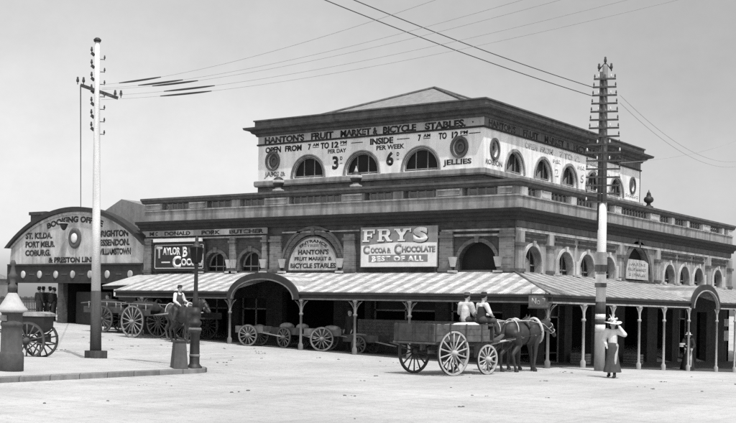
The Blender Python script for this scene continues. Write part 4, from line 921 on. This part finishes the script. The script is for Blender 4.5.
# woman at the arched entry
person('w2',(2.6,11.6,g(2.6,11.6)),R(205),pose(head=(0,.03,1.55),elR=(.25,.12,1.14),wrR=(.12,.3,1.12),elL=(-.25,.08,1.12),wrL=(-.16,.28,1.0),knL=(-.1,.14,.5),anL=(-.1,.16,.09)),
  'woman in black dress and pale hat holding a parcel by the side arched entry',
  [dict(k='hair',bun=1),dict(k='shirt',m='cloth_black',puff=.02,n='bodice'),dict(k='skirt',m='cloth_black',z1=.05,lean=(0,-.2)),dict(k='boots',m='cloth_black'),dict(k='hat',m='straw',brim=.17,h=.11)])
pc=thing('parcel',(2.44,11.29,g(2.6,11.6)+1.08),R(30),'light flat parcel held by the woman in black','parcel');MB().box((-.12,-.03,0),(.12,.04,.16)).build('wrapping',M['cloth_white'],pc);MB().box((-.125,-.035,.07),(.125,.045,.085)).build('string',M['cloth_black'],pc)
person('m1',(-6.35,-1.75,g(-6.3,-1.75)),R(170),pose(),'dark coated man in the shade beside the veranda post left of the hoarding',
  [dict(k='hair'),dict(k='coat',m='cloth_black',low=-.25,flare=.02,n='coat'),dict(k='trousers',m='cloth_black'),dict(k='boots',m='cloth_black'),dict(k='hat',m='cloth_black',brim=.14,h=.11)])
person('m2',(-20.6,-1.5,g(-20.6,-1.5)),R(150),pose(elR=(.26,.1,1.15),wrR=(.15,.28,1.05)),'man in white shirt and dark trousers standing behind the tall white pole',
  [dict(k='hair'),dict(k='shirt',m='cloth_white'),dict(k='trousers',m='cloth_dark'),dict(k='boots',m='cloth_black'),dict(k='hat',m='cloth_dark',brim=.13,h=.1)])
sil=[(-28.9,1.9,R(80),'cloth_black','cloth_black'),(-28.2,.6,R(10),'cloth_dark','cloth_dark'),(-26.5,1.2,R(170),'cloth_black','cloth_black'),(-28.6,1.2,R(30),'cloth_black','cloth_black'),(-27.9,2.3,R(200),'cloth_dark','cloth_black'),(-27.35,.9,R(120),'cloth_black','cloth_dark'),(-26.7,2.0,R(-60),'cloth_grey','cloth_dark')]
lab=['man in black coat nearest the left pier of the booking office opening','man in dark grey suit closest to the street in the booking office opening','man in black nearest the right pier of the booking office opening','dark clad man leftmost in the bright opening of the booking office','dark clad man second from left in the bright opening of the booking office','dark clad man third from left in the bright opening of the booking office','man in grey coat rightmost in the bright opening of the booking office']
for (x,y,rz_,a,b),l_ in zip(sil,lab):
    person('s',(x,y,g(x,y)),rz_,pose(),l_,[dict(k='hair'),dict(k='coat',m=a,low=-.2,n='coat'),dict(k='trousers',m=b),dict(k='boots',m='cloth_black'),dict(k='hat',m=b,brim=.13,h=.11)],'people under the booking office',.016)

# ---------------------------------------------------------------- horses
def horse(loc,rz,m,label,scale=1.,head_low=0.,collar=True,step=1.,group='draught horses'):
    t=thing('horse',loc,rz,label,'horse',group);t.scale=(scale,)*3
    mb=MB();hl=head_low
    mb.ell((0,-.08,1.12),(.29,.62,.31));mb.ell((0,-.58,1.22),(.28,.34,.31));mb.ell((0,.42,1.14),(.25,.34,.37));mb.cap((0,.45,1.3),(0,.05,1.34),.15,.14);mb.cap((0,0,1.33),(0,-.55,1.40),.13,.14)
    nk=Vector((0,.62,1.28));pl_=Vector((0,1.10,1.78-hl));mb.cap(nk+Vector((0,-.1,-.05)),nk.lerp(pl_,.5),.24,.16);mb.cap(nk.lerp(pl_,.45),pl_,.165,.115);mb.cap(nk+Vector((0,.0,-.15)),nk.lerp(pl_,.6),.17,.11)
    mz=pl_+Vector((0,.38,-.36));mb.cap(pl_,pl_.lerp(mz,.5),.115,.085);mb.cap(pl_.lerp(mz,.4),mz,.09,.058);mb.ell(tuple(mz+Vector((0,.0,-.01))),(.06,.07,.06));mb.ell(tuple(pl_+Vector((0,.05,-.12))),(.075,.1,.11))
    for s in (-1,1): mb.cap(pl_+Vector((s*.055,-.03,.09)),pl_+Vector((s*.07,-.0,.2)),.032,.01)
    # front legs
    for s,dy in ((-1,.16*step),(1,-.10*step)):
        x=s*.15;mb.cap((x,.44,1.05),(x,.42+dy*.3,.78),.13,.085);mb.cap((x,.42+dy*.3,.8),(x,.44+dy*.7,.46),.08,.052);mb.cap((x,.44+dy*.7,.46),(x,.42+dy,.15),.05,.038);mb.cap((x,.42+dy,.15),(x,.46+dy,.07),.042,.05);mb.lathe([(.055,0),(.078,.0),(.062,.09),(.04,.1)],10,c=(x,.48+dy,0))
    # hind legs: stifle forward, hock back
    for s,dy in ((-1,-.12*step),(1,.14*step)):
        x=s*.16;mb.cap((x,-.62,1.12),(x,-.46+dy*.2,.82),.19,.12);mb.cap((x,-.46+dy*.2,.82),(x,-.78+dy*.6,.52),.11,.055);mb.cap((x,-.78+dy*.6,.52),(x,-.72+dy,.16),.052,.04);mb.cap((x,-.72+dy,.16),(x,-.67+dy,.07),.042,.05);mb.lathe([(.055,0),(.078,.0),(.062,.09),(.04,.1)],10,c=(x,-.65+dy,0))
    ob('body',remesh(mb,'horse_body',.022,4),m,t)
    tl=MB();tl.cap((0,-.88,1.36),(0,-1.0,1.1),.05,.07);tl.cap((0,-1.0,1.1),(0,-1.0,.65),.07,.03);ob('tail',remesh(tl,'tail',.02,2),M['hair'],t)
    mn=MB()
    for i in range(8):
        q=nk.lerp(pl_,i/7)+Vector((0,-.13+.04*i/7,.14-.03*i/7));mn.cap(q,q+Vector((.05,-.03,-.16)),.035,.015)
    ob('mane',remesh(mn,'mane',.018,1),M['hair'],t)
    # harness
    h=MB()
    if collar:
        th=[2*PI*i/20 for i in range(21)];
        h.tube([(.255*math.cos(a),.56-.10*math.sin(a)*1.0,1.24+.36*math.sin(a)) for a in th],.045,6,cap=False);c_=h.build('collar',M['strap'],t)
        h=MB();h.tube([(.30*math.cos(a),-.05,1.13+.325*math.sin(a)) for a in th],.02,5,cap=False);h.build('girth',M['leather'],t)
        h=MB();h.tube([(.15*math.cos(a),0,1.47) if 0 else (.26*math.cos(a),-.05,1.3+.18*math.sin(a)) for a in th[:11]],.05,6);h.build('saddle_pad',M['leather'],t)
        for s in (-1,1):
            MB().tube([(s*.28,.52,1.2),(s*.32,-.05,1.08),(s*.31,-.7,1.02),(s*.28,-1.15,.98)],.018,5).build('trace',M['leather'],t)
            MB().tube([(s*.10,1.25,1.52-hl),(s*.2,.7,1.56-hl*.4),(s*.16,.1,1.53),(s*.1,-.9,1.5)],.011,4).build('rein',M['strap'],t)
        MB().tube([(.0,.1,1.50),(0,-.4,1.56),(0,-.85,1.45)],.02,5).tube([(.31*math.cos(a),-.62,1.24+.335*math.sin(a)) for a in th],.018,5,cap=False).build('breeching',M['strap'],t)
    b=MB()
    P0=pl_;d=(mz-pl_)
    def ring(u,r):
        c=P0+d*u;e1=Vector((1,0,0));e2=e1.cross(d.normalized());return [tuple(c+e1*r*math.cos(2*PI*i/14)+e2*r*math.sin(2*PI*i/14)) for i in range(15)]
    b.tube(ring(.25,.125),.012,4,cap=False);b.tube(ring(.68,.09),.012,4,cap=False)
    for s in (-1,1): b.tube([tuple(P0+d*.25+Vector((s*.12,0,0))),tuple(P0+d*.68+Vector((s*.088,0,0)))],.012,4)
    b.build('bridle',M['strap'] if collar else M['leather'],t)
    for s in (-1,1): MB().box((s*.125-.008,-.05,-.05),(s*.125+.008,.05,.05),lambda p:P0+d*.33+Vector(p)).build('blinker',M['leather'],t)
    return t

# ---------------------------------------------------------------- the dray in front of the corner
WG=Vector((2.42,-9.55,0));WR=-math.atan2(.2,.98)
wg=thing('dray',WG,WR,'four wheeled dray with dark plank sides and pale near wheels, passing the corner','wagon')
def loc(x,y,z=0): return WG+Matrix.Rotation(WR,3,'Z')@Vector((x,y,z))
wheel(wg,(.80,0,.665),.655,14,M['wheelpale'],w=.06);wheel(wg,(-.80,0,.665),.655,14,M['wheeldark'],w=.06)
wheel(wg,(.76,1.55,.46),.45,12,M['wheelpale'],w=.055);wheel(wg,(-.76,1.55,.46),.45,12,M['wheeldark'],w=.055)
MB().tube([(-.8,0,.665),(.8,0,.665)],.035,8).build('axle',M['iron'],wg);MB().tube([(-.76,1.55,.46),(.76,1.55,.46)],.035,8).build('axle',M['iron'],wg)
MB().box((-.06,-.2,.62),(.06,1.7,.72)).box((-.5,-.08,.7),(-.42,.08,.98)).box((.42,-.08,.7),(.5,.08,.98)).box((-.5,1.35,.50),(-.4,1.75,.92)).box((.4,1.35,.5),(.5,1.75,.92)).box((-.55,1.3,.88),(.55,1.8,.95)).build('undercarriage',M['irongrey'],wg)
for s in (-.55,.55): MB().tube([(s,-.45,.84),(s,-.25,.78),(s,0,.75),(s,.25,.78),(s,.45,.84)],.03,6).build('spring',M['iron'],wg)
MB().box((-.78,-.83,.98),(.78,2.1,1.04)).build('bed',M['wagon'],wg)
for s in (-1,1):
    x=s*.80
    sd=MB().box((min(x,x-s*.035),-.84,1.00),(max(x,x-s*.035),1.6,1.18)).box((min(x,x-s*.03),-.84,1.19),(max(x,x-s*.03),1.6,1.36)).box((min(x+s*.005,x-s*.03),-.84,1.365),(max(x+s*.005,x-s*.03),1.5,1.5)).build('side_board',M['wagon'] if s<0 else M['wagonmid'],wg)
    for y in (-.8,-.2,.5,1.2): MB().box((x+s*.002,y,.98),(x+s*.035,y+.05,1.52)).build('stake',M['wagon'],sd)
tb=MB().box((-.8,-.875,1.0),(.8,-.845,1.24)).box((-.8,-.87,1.245),(.8,-.845,1.5)).build('tailboard',M['wagon'],wg)
for x in (-.7,0,.65): MB().box((x,-.895,1.0),(x+.05,-.872,1.5)).build('batten',M['wagon'],tb)
MB().box((-.82,-.9,.93),(.82,-.80,.985)).build('rear_beam',M['wagonmid'],wg)
MB().box((-.8,1.75,1.02),(.8,1.8,1.5)).box((-.8,1.55,1.46),(.8,1.98,1.52)).build('seat',M['wagon'],wg)
MB().add([(-.7,2.1,1.0),(.7,2.1,1.0),(.7,2.38,1.22),(-.7,2.38,1.22),(-.7,2.1,.96),(.7,2.1,.96),(.7,2.4,1.18),(-.7,2.4,1.18)],[(0,1,2,3),(7,6,5,4),(0,4,5,1),(1,5,6,2),(2,6,7,3),(3,7,4,0)]).build('footboard',M['wagonmid'],wg)
for s in (-1,1): MB().tube([(s*.42,1.7,.84),(s*.40,2.6,.98),(s*.37,3.6,1.10),(s*.33,4.45,1.18)],.034,7).build('shaft',M['wheelpale'],wg)
# load
ld=[(-.35,-.4,.75,.4),(.35,-.4,.75,.38),(-.35,.35,.7,.38),(.36,.35,.7,.38),(-.33,1.0,.65,.33)]
lb_=['rear far side sack on the dray','rear near side sack on the dray','middle far side sack on the dray','middle near side sack on the dray','front far side sack on the dray']
for (x,y,w,d_),l_ in zip(ld,lb_):
    mb=MB();rnd=random.Random(int(x*10+y*100));mb.ell((0,0,.19),(.36,.42,.17));mb.ell((.1,.1,.21),(.28,.3,.15))
    me=remesh(mb,'sack',.03,2)
    for v in me.vertices: v.co+=Vector((rnd.uniform(-.006,.006),rnd.uniform(-.006,.006),.018*math.sin(9*v.co.x+x*5)*math.cos(8*v.co.y+y*3)))
    o=ob('sack',me,M['woodgrey']);o.location=loc(x,y,1.13);o.rotation_euler=(0,0,WR);tag(o,l_,'sack','sacks on the dray')
mb=MB();mb.ell((0,0,.03),(.5,.3,.07));mb.ell((.2,-.25,.0),(.35,.3,.06));mb.ell((-.2,-.5,-.02),(.4,.45,.05));mb.cap((-.3,.1,.05),(.3,.05,.08),.05,.04)
o=ob('folded_sheet',remesh(mb,'sheet',.03,2),M['cloth_white']);o.location=loc(.15,1.25,1.46);o.rotation_euler=(0,0,WR);tag(o,'pale canvas sheet bundled behind the two men on the dray','canvas')
SIT=dict(head=(0,.06,.80),neck=(0,.02,.62),chest=(0,-.01,.42),pelvis=(0,-.04,.13),shL=(-.18,0,.57),shR=(.18,0,.57),elL=(-.25,.06,.32),elR=(.25,.06,.32),wrL=(-.14,.28,.24),wrR=(.14,.28,.24),
  hpL=(-.09,-.02,.11),hpR=(.09,-.02,.11),knL=(-.12,.40,.10),knR=(.12,.40,.10),anL=(-.12,.52,-.26),anR=(.12,.52,-.26))
def spose(**k): d=dict(SIT);d.update(k);return d
p1=person('d1',loc(-.33,1.76,1.53),WR+R(12),spose(yaw=R(-25)),'man in pale shirt seated left on the dray, seen from behind, dark cap',
  [dict(k='hair'),dict(k='shirt',m='sack',e=.03,puff=.01),dict(k='trousers',m='cloth_dark'),dict(k='boots',m='cloth_black'),dict(k='hat',m='cloth_dark',brim=.12,h=.09)])
p2=person('d2',loc(.34,1.76,1.53),WR-R(8),spose(wrL=(-.05,.34,.26),elR=(.27,.08,.33)),'man in dark waistcoat and white sleeves seated right on the dray',
  [dict(k='hair'),dict(k='shirt',m='cloth_white',puff=.012),dict(k='vest',m='cloth_black'),dict(k='trousers',m='cloth_dark'),dict(k='boots',m='cloth_black'),dict(k='hat',m='cloth_black',brim=.13,h=.1)])
horse(loc(.12,4.05,g(4,-6)),WR,M['horse'],'near dark horse of the pair pulling the dray, in pale collar',1.07,.32)
horse(loc(-.72,4.15,g(4,-6)),WR,M['horse2'],'farther brown horse of the pair pulling the dray, next to the corner post',1.05,.22,True,-.7)

# ---------------------------------------------------------------- carts and horses on the left
def cart(locv,rz,label,wm,r=.66,L=1.9,W=.66,bed=.95,rails=True,group='carts by the market',shafts=True,scale=1.,bm='wagon',spokes=14):
    t=thing('cart',locv,rz,label,'cart',group);t.scale=(scale,)*3
    for s in (-1,1): wheel(t,(s*(W+.09),0,r+.01),r,spokes,wm,w=.055)
    MB().tube([(-W-.08,0,r),(W+.08,0,r)],.03,6).build('axle',M['iron'],t)
    MB().box((-W,-L/2,bed),(W,L/2,bed+.06)).build('bed',M[bm],t)
    for s in (-1,1):
        MB().box((min(s*W,s*(W-.03)),-L/2,bed+.06),(max(s*W,s*(W-.03)),L/2,bed+.28)).build('side_board',M[bm],t)
        if rails:
            MB().tube([(s*W,-L/2-.15,bed+.42),(s*W,-.3,bed+.5),(s*W,L/2+.15,bed+.46)],.025,6).build('rail',M['irongrey'],t)
            for y in (-.8,-.3,.2,.7): MB().tube([(s*W,y,bed+.2),(s*W,y,bed+.5)],.02,5).build('rail_post',M['wheelpale'],t)
        if shafts: MB().tube([(s*.4,L/2-.1,bed+.03),(s*.38,L/2+(1.2 if r>.55 else .4),bed+(.14 if r>.55 else -.05)),(s*.32,L/2+(2.1 if r>.55 else .8),bed+(.18 if r>.55 else -.12))],.03,6).build('shaft',M['wheelpale'] if rails else M['woodgrey'],t)
    MB().tube([(-.05,-.5,bed-.02),(-.05,-.5,bed-.3)],.02,4).build('prop',M['iron'],t)
    return t
ct=cart((-15.7,-3.82,g(-15.7,-4)),-PI/2,'large cart with pale spoked wheels and rails standing at the left end of the veranda',M['strap2'],r=.68,bed=.95)
horse((-13.55,-3.85,g(-13.5,-4)),-PI/2,M['horse2'],'brown horse in the shafts of the pale wheeled cart on the left',1.0,.15,True,.5)
hb=horse((-12.45,-4.75,g(-12.4,-4.8)),-PI/2-R(6),M['horse'],'dark horse carrying a rider, head just right of the iron lamp post',1.0,.1,False,.6)
RID=spose(hpL=(-.16,0,.11),hpR=(.16,0,.11),knL=(-.33,.26,-.06),knR=(.33,.26,-.06),anL=(-.36,.12,-.48),anR=(.36,.12,-.48),wrL=(-.08,.4,.3),wrR=(.3,.38,.18),elR=(.3,.1,.3))
person('r',Vector(hb.location)+Vector((-.38,0,1.40)),-PI/2-R(6),RID,'rider in white shirt and dark cap on the dark horse left of the lamp post',
  [dict(k='hair'),dict(k='shirt',m='cloth_white',puff=.012),dict(k='vest',m='cloth_dark'),dict(k='trousers',m='cloth_dark'),dict(k='boots',m='cloth_black'),dict(k='hat',m='cloth_black',brim=.11,h=.09)])
cart((-19.1,-2.6,g(-19,-2.6)),-PI/2+R(10),'dark cart half hidden between the tall white pole and the pale wheeled cart',M['wheeldark'],r=.6,bed=.9,L=2.2)
def tarp(x,y,z,rx,ry,h,label):
    mb=MB();mb.ell((0,0,0),(rx,ry,h));mb.ell((-rx*.45,ry*.1,h*.35),(rx*.5,ry*.8,h*.7));mb.ell((rx*.5,-ry*.1,h*.2),(rx*.45,ry*.8,h*.75));mb.cap((-rx*.9,-ry*.5,-h*.2),(rx*.8,-ry*.6,-h*.1),.1,.08)
    o=ob('tarpaulin',remesh(mb,'tarpaulin',.035,1),M['cloth_black']);o.location=(x,y,z);tag(o,label,'tarpaulin','covered loads on the carts')
tarp(-15.75,-3.82,g(-15.7,-4)+1.22,.85,.55,.33,'dark tarpaulin heaped over the pale wheeled cart on the left')
tarp(-19.1,-2.6,g(-19,-2.6)+1.15,.9,.5,.36,'dark tarpaulin over the half hidden cart behind the tall white pole')
horse((-17.2,-2.1,g(-17.2,-2.1)),-PI/2+R(5),M['horse'],'dark horse standing in shade behind the pale wheeled cart',1.0,.35,True,-.4)
cart((-14.2,-2.3,g(-14.2,-2.3)),-PI/2,'dark cart in shade behind the brown horse near the veranda end',M['wheeldark'],r=.62,bed=.9,L=1.8,rails=False,shafts=False)
# fruit barrows in the shade of the veranda
def produce(x,y,z,rx,ry,rz_,m,label,grp='loads on the barrows'):
    mb=MB();mb.ell((0,0,0),(rx,ry,rz_));mb.ell((rx*.5,-ry*.3,rz_*.3),(rx*.5,ry*.5,rz_*.6));mb.ell((-rx*.5,ry*.2,rz_*.2),(rx*.5,ry*.6,rz_*.7))
    o=ob('sack',remesh(mb,'sack',.03,1),M[m]);o.location=(x,y,z);tag(o,label,'sack',grp)
b1=cart((-10.5,-2.75,g(-10.4,-2.75)),-PI/2+R(12),'hand barrow with thin pale wheels at the left post of the arched entry',M['irongrey'],r=.44,L=1.3,W=.42,bed=.55,rails=False,group='barrows along the veranda edge',scale=.98,bm='wagonmid',spokes=12)
b2=cart((-8.9,-2.1,g(-9,-2.1)),-PI/2-R(12),'hand barrow loaded with two sacks under the arched entry',M['wheeldark'],r=.42,L=1.9,W=.45,bed=.55,rails=False,group='barrows along the veranda edge',bm='wagon',spokes=12)
produce(-9.2,-2.2,g(-9,-2)+.86,.35,.25,.17,'woodgrey','larger sack on the barrow under the arched entry, left one');produce(-8.4,-2.2,g(-9,-2)+.86,.28,.25,.15,'cloth_grey','grey sack on the barrow under the arched entry, right one')
b3=cart((-7.3,-2.15,g(-7.3,-2.15)),-PI/2+R(25),'hand barrow with pale wheels just right of the arched entry post',M['irongrey'],r=.47,L=1.5,W=.45,bed=.6,rails=False,group='barrows along the veranda edge',bm='wagonmid',spokes=12)
produce(-6.9,-2.2,g(-7.4,-2.2)+.88,.4,.25,.14,'woodgrey','lumpy sack on the barrow right of the arched entry')
b4=cart((-5.6,-1.7,g(-5.6,-1.7)),-PI/2,'low barrow with long load under the veranda beside the hoarding',M['wheeldark'],r=.34,L=1.7,W=.4,bed=.45,rails=False,group='barrows along the veranda edge',bm='wagon',spokes=10)
produce(-5.9,-1.8,g(-5.6,-1.7)+.66,.5,.25,.13,'cloth_grey','grey bundle on the low barrow beside the hoarding')
# crates under the side veranda
def crate(x,y,s,label):
    t=thing('crate',(x,y,g(x,y)+.03),R(random.uniform(-12,12)),label,'crate','crates under the side veranda')
    mb=MB()
    for k in range(4): mb.box((-s,-s*.7,k*s*.32),(s,-s*.7+.02,k*s*.32+s*.26)).box((-s,s*.7-.02,k*s*.32),(s,s*.7,k*s*.32+s*.26)).box((-s,-s*.7+.02,k*s*.32),(-s+.02,s*.7-.02,k*s*.32+s*.26)).box((s-.02,-s*.7+.02,k*s*.32),(s,s*.7-.02,k*s*.32+s*.26))
    mb.build('slats',M['woodgrey'],t);MB().box((-s+.02,-s*.7+.02,0),(s-.02,s*.7-.02,s*.9)).build('contents',M['wooddark'],t)
crate(.55,4.8,.34,'slatted crate against the wall nearest the corner under the side veranda');crate(.6,10.2,.36,'slatted crate at the left side of the side arched entry')
# ---------------------------------------------------------------- hansom/buggy on the left
cz=g(-7.5,-16)+0
cb=thing('cab',(-7.62,-16.15,cz),R(120),'dark hooded horse cab with pale flat top parked behind the round pillar','cab')
wheel(cb,(-.54,0,.56),.55,14,M['wheeldark'],w=.04);wheel(cb,(.54,0,.56),.55,14,M['wheeldark'],w=.04)
MB().tube([(-.52,0,.56),(.52,0,.56)],.03,6).build('axle',M['iron'],cb)
bp=[(-.46,1.28),(-.45,1.0),(-.36,.84),(-.15,.74),(.19,.74),(.38,.84),(.5,1.0),(.53,1.28)]
MB().prism(bp,lambda a,b,d:(d,a,b),-.4,.4).build('body',M['signdark'],cb)
MB().prism([(-.5,1.28),(.47,1.28),(.47,1.34),(.23,1.40),(-.3,1.42),(-.5,1.36)],lambda a,b,d:(d,a,b),-.43,.43).build('folded_top',M['stone'],cb)
for s in (-1,1):
    MB().tube([(s*.42,-.6,.70),(s*.42,-.2,.6),(s*.42,.3,.6),(s*.42,.7,.72)],.025,6).build('spring',M['iron'],cb)
    MB().tube([(s*.4,.4,.74),(s*.38,1.3,.85),(s*.3,2.2,.98)],.025,6).build('shaft',M['wooddark'],cb)
    l_=MB().box((s*.46-.05,.4,1.02),(s*.46+.05,.5,1.2)).build('carriage_lamp',M['glass'],cb);MB().lathe([(.06,1.2),(.03,1.27),(.02,1.3)],8,c=(s*.46,.45,0)).build('lamp_cap',M['strap'],l_)
MB().box((-.36,.5,.72),(.36,.85,.75)).build('step',M['iron'],cb);MB().box((-.5,-.35,.5),(.5,-.3,.75)).box((-.3,-.55,.42),(.3,-.2,.45)).build('rear_step',M['iron'],cb)
horse((-9.75,-17.2,g(-9.7,-17.2)+.12),R(120),M['horse2'],'brown horse harnessed to the hooded cab, hidden behind the round pillar',1.,.1,True,.3)

# ---------------------------------------------------------------- camera, sun, sky
cam=bpy.data.cameras.new('camera');co=bpy.data.objects.new('camera',cam);COL.objects.link(co)
F=1153.;cam.sensor_width=36;cam.lens=F/736*36;cam.shift_x=0;cam.shift_y=(309.4-211.5)/736;cam.clip_end=9000
th=R(1.12);a=R(35.2)
r_=Vector((math.cos(a),math.sin(a),0));f_=Vector((-math.sin(a),math.cos(a),0));u_=Vector((0,0,1))
# the camera is held slightly crooked
xr=r_*math.cos(th)+u_*math.sin(th);yr=-r_*math.sin(th)+u_*math.cos(th)
co.matrix_world=Matrix(((xr.x,yr.x,-f_.x,CAM.x),(xr.y,yr.y,-f_.y,CAM.y),(xr.z,yr.z,-f_.z,CAM.z),(0,0,0,1)))
sc.camera=co
EL=R(62);sv=Vector((.85,-.53,0)).normalized()*math.cos(EL)+Vector((0,0,math.sin(EL)))
sl=bpy.data.lights.new('sun','SUN');sl.energy=3.8;sl.angle=R(.7);sl.color=(1,.99,.98)
so=bpy.data.objects.new('sun',sl);COL.objects.link(so);so.rotation_euler=sv.to_track_quat('Z','Y').to_euler();so.location=(0,0,60)
w=bpy.data.worlds.new('World');sc.world=w;w.use_nodes=True;n=w.node_tree.nodes;l=w.node_tree.links;n.clear()
out=n.new('ShaderNodeOutputWorld');bg=n.new('ShaderNodeBackground');sky=n.new('ShaderNodeTexSky');sky.sky_type='NISHITA';sky.sun_disc=False
sky.sun_elevation=EL;sky.sun_rotation=math.atan2(sv.x,sv.y);sky.dust_density=4.;sky.air_density=1.
bw=n.new('ShaderNodeRGBToBW');l.new(sky.outputs[0],bw.inputs[0])
# the orthochromatic plate renders the sky as pale grey, brightest low on the left, with thin uneven cloud
tc=n.new('ShaderNodeTexCoord')
dp=n.new('ShaderNodeVectorMath');dp.operation='DOT_PRODUCT';dp.inputs[1].default_value=tuple(-r_*.9-u_*.45);l.new(tc.outputs['Generated'],dp.inputs[0])
mr=n.new('ShaderNodeMapRange');mr.interpolation_type='SMOOTHSTEP';mr.inputs['From Min'].default_value=-.48;mr.inputs['From Max'].default_value=.28;mr.inputs['To Min'].default_value=1.62;mr.inputs['To Max'].default_value=2.45;l.new(dp.outputs['Value'],mr.inputs['Value'])
no=n.new('ShaderNodeTexNoise');no.inputs['Scale'].default_value=3.2;no.inputs['Detail'].default_value=7;no.inputs['Roughness'].default_value=.6
mp=n.new('ShaderNodeMapping');mp.inputs['Scale'].default_value=(1,1,2.2);l.new(tc.outputs['Generated'],mp.inputs[0]);l.new(mp.outputs[0],no.inputs['Vector'])
m2=n.new('ShaderNodeMapRange');m2.inputs['From Min'].default_value=.3;m2.inputs['From Max'].default_value=.7;m2.inputs['To Min'].default_value=.90;m2.inputs['To Max'].default_value=1.08;l.new(no.outputs['Fac'],m2.inputs['Value'])
def mul(a,b):
    k=n.new('ShaderNodeMath');k.operation='MULTIPLY';l.new(a,k.inputs[0]);l.new(b,k.inputs[1]);return k.outputs[0]
sx_=n.new('ShaderNodeSeparateXYZ');l.new(tc.outputs['Generated'],sx_.inputs[0])
m3=n.new('ShaderNodeFloatCurve');cv=m3.mapping.curves[0];m3.mapping.use_clip=False;m3.mapping.clip_max_y=4
for i_,(x_,y_) in enumerate(((0,2.5),(.05,1.62),(.12,1.16),(.22,1.06),(.40,1.25),(1,1.0))):
    if i_ in (0,): cv.points[0].location=(x_,y_)
    elif i_==5: cv.points[-1].location=(x_,y_)
    else: cv.points.new(x_,y_)
m3.mapping.update();l.new(sx_.outputs[2],m3.inputs['Value'])
no2=n.new('ShaderNodeTexNoise');no2.inputs['Scale'].default_value=26;no2.inputs['Detail'].default_value=8;no2.inputs['Roughness'].default_value=.75;l.new(tc.outputs['Generated'],no2.inputs['Vector'])
m4=n.new('ShaderNodeMapRange');m4.inputs['From Min'].default_value=.3;m4.inputs['From Max'].default_value=.7;m4.inputs['To Min'].default_value=.965;m4.inputs['To Max'].default_value=1.03;l.new(no2.outputs['Fac'],m4.inputs['Value'])
l.new(mul(mul(mul(mul(bw.outputs[0],mr.outputs[0]),m2.outputs[0]),m3.outputs[0]),m4.outputs[0]),bg.inputs['Color']);bg.inputs['Strength'].default_value=.11
l.new(bg.outputs[0],out.inputs[0])
vs=sc.view_settings;vs.view_transform='Standard';vs.look='None';vs.gamma=1;vs.exposure=0.0;vs.use_curve_mapping=False
sc.cycles.use_denoising=False
sc.cycles.max_bounces=5;sc.cycles.diffuse_bounces=3
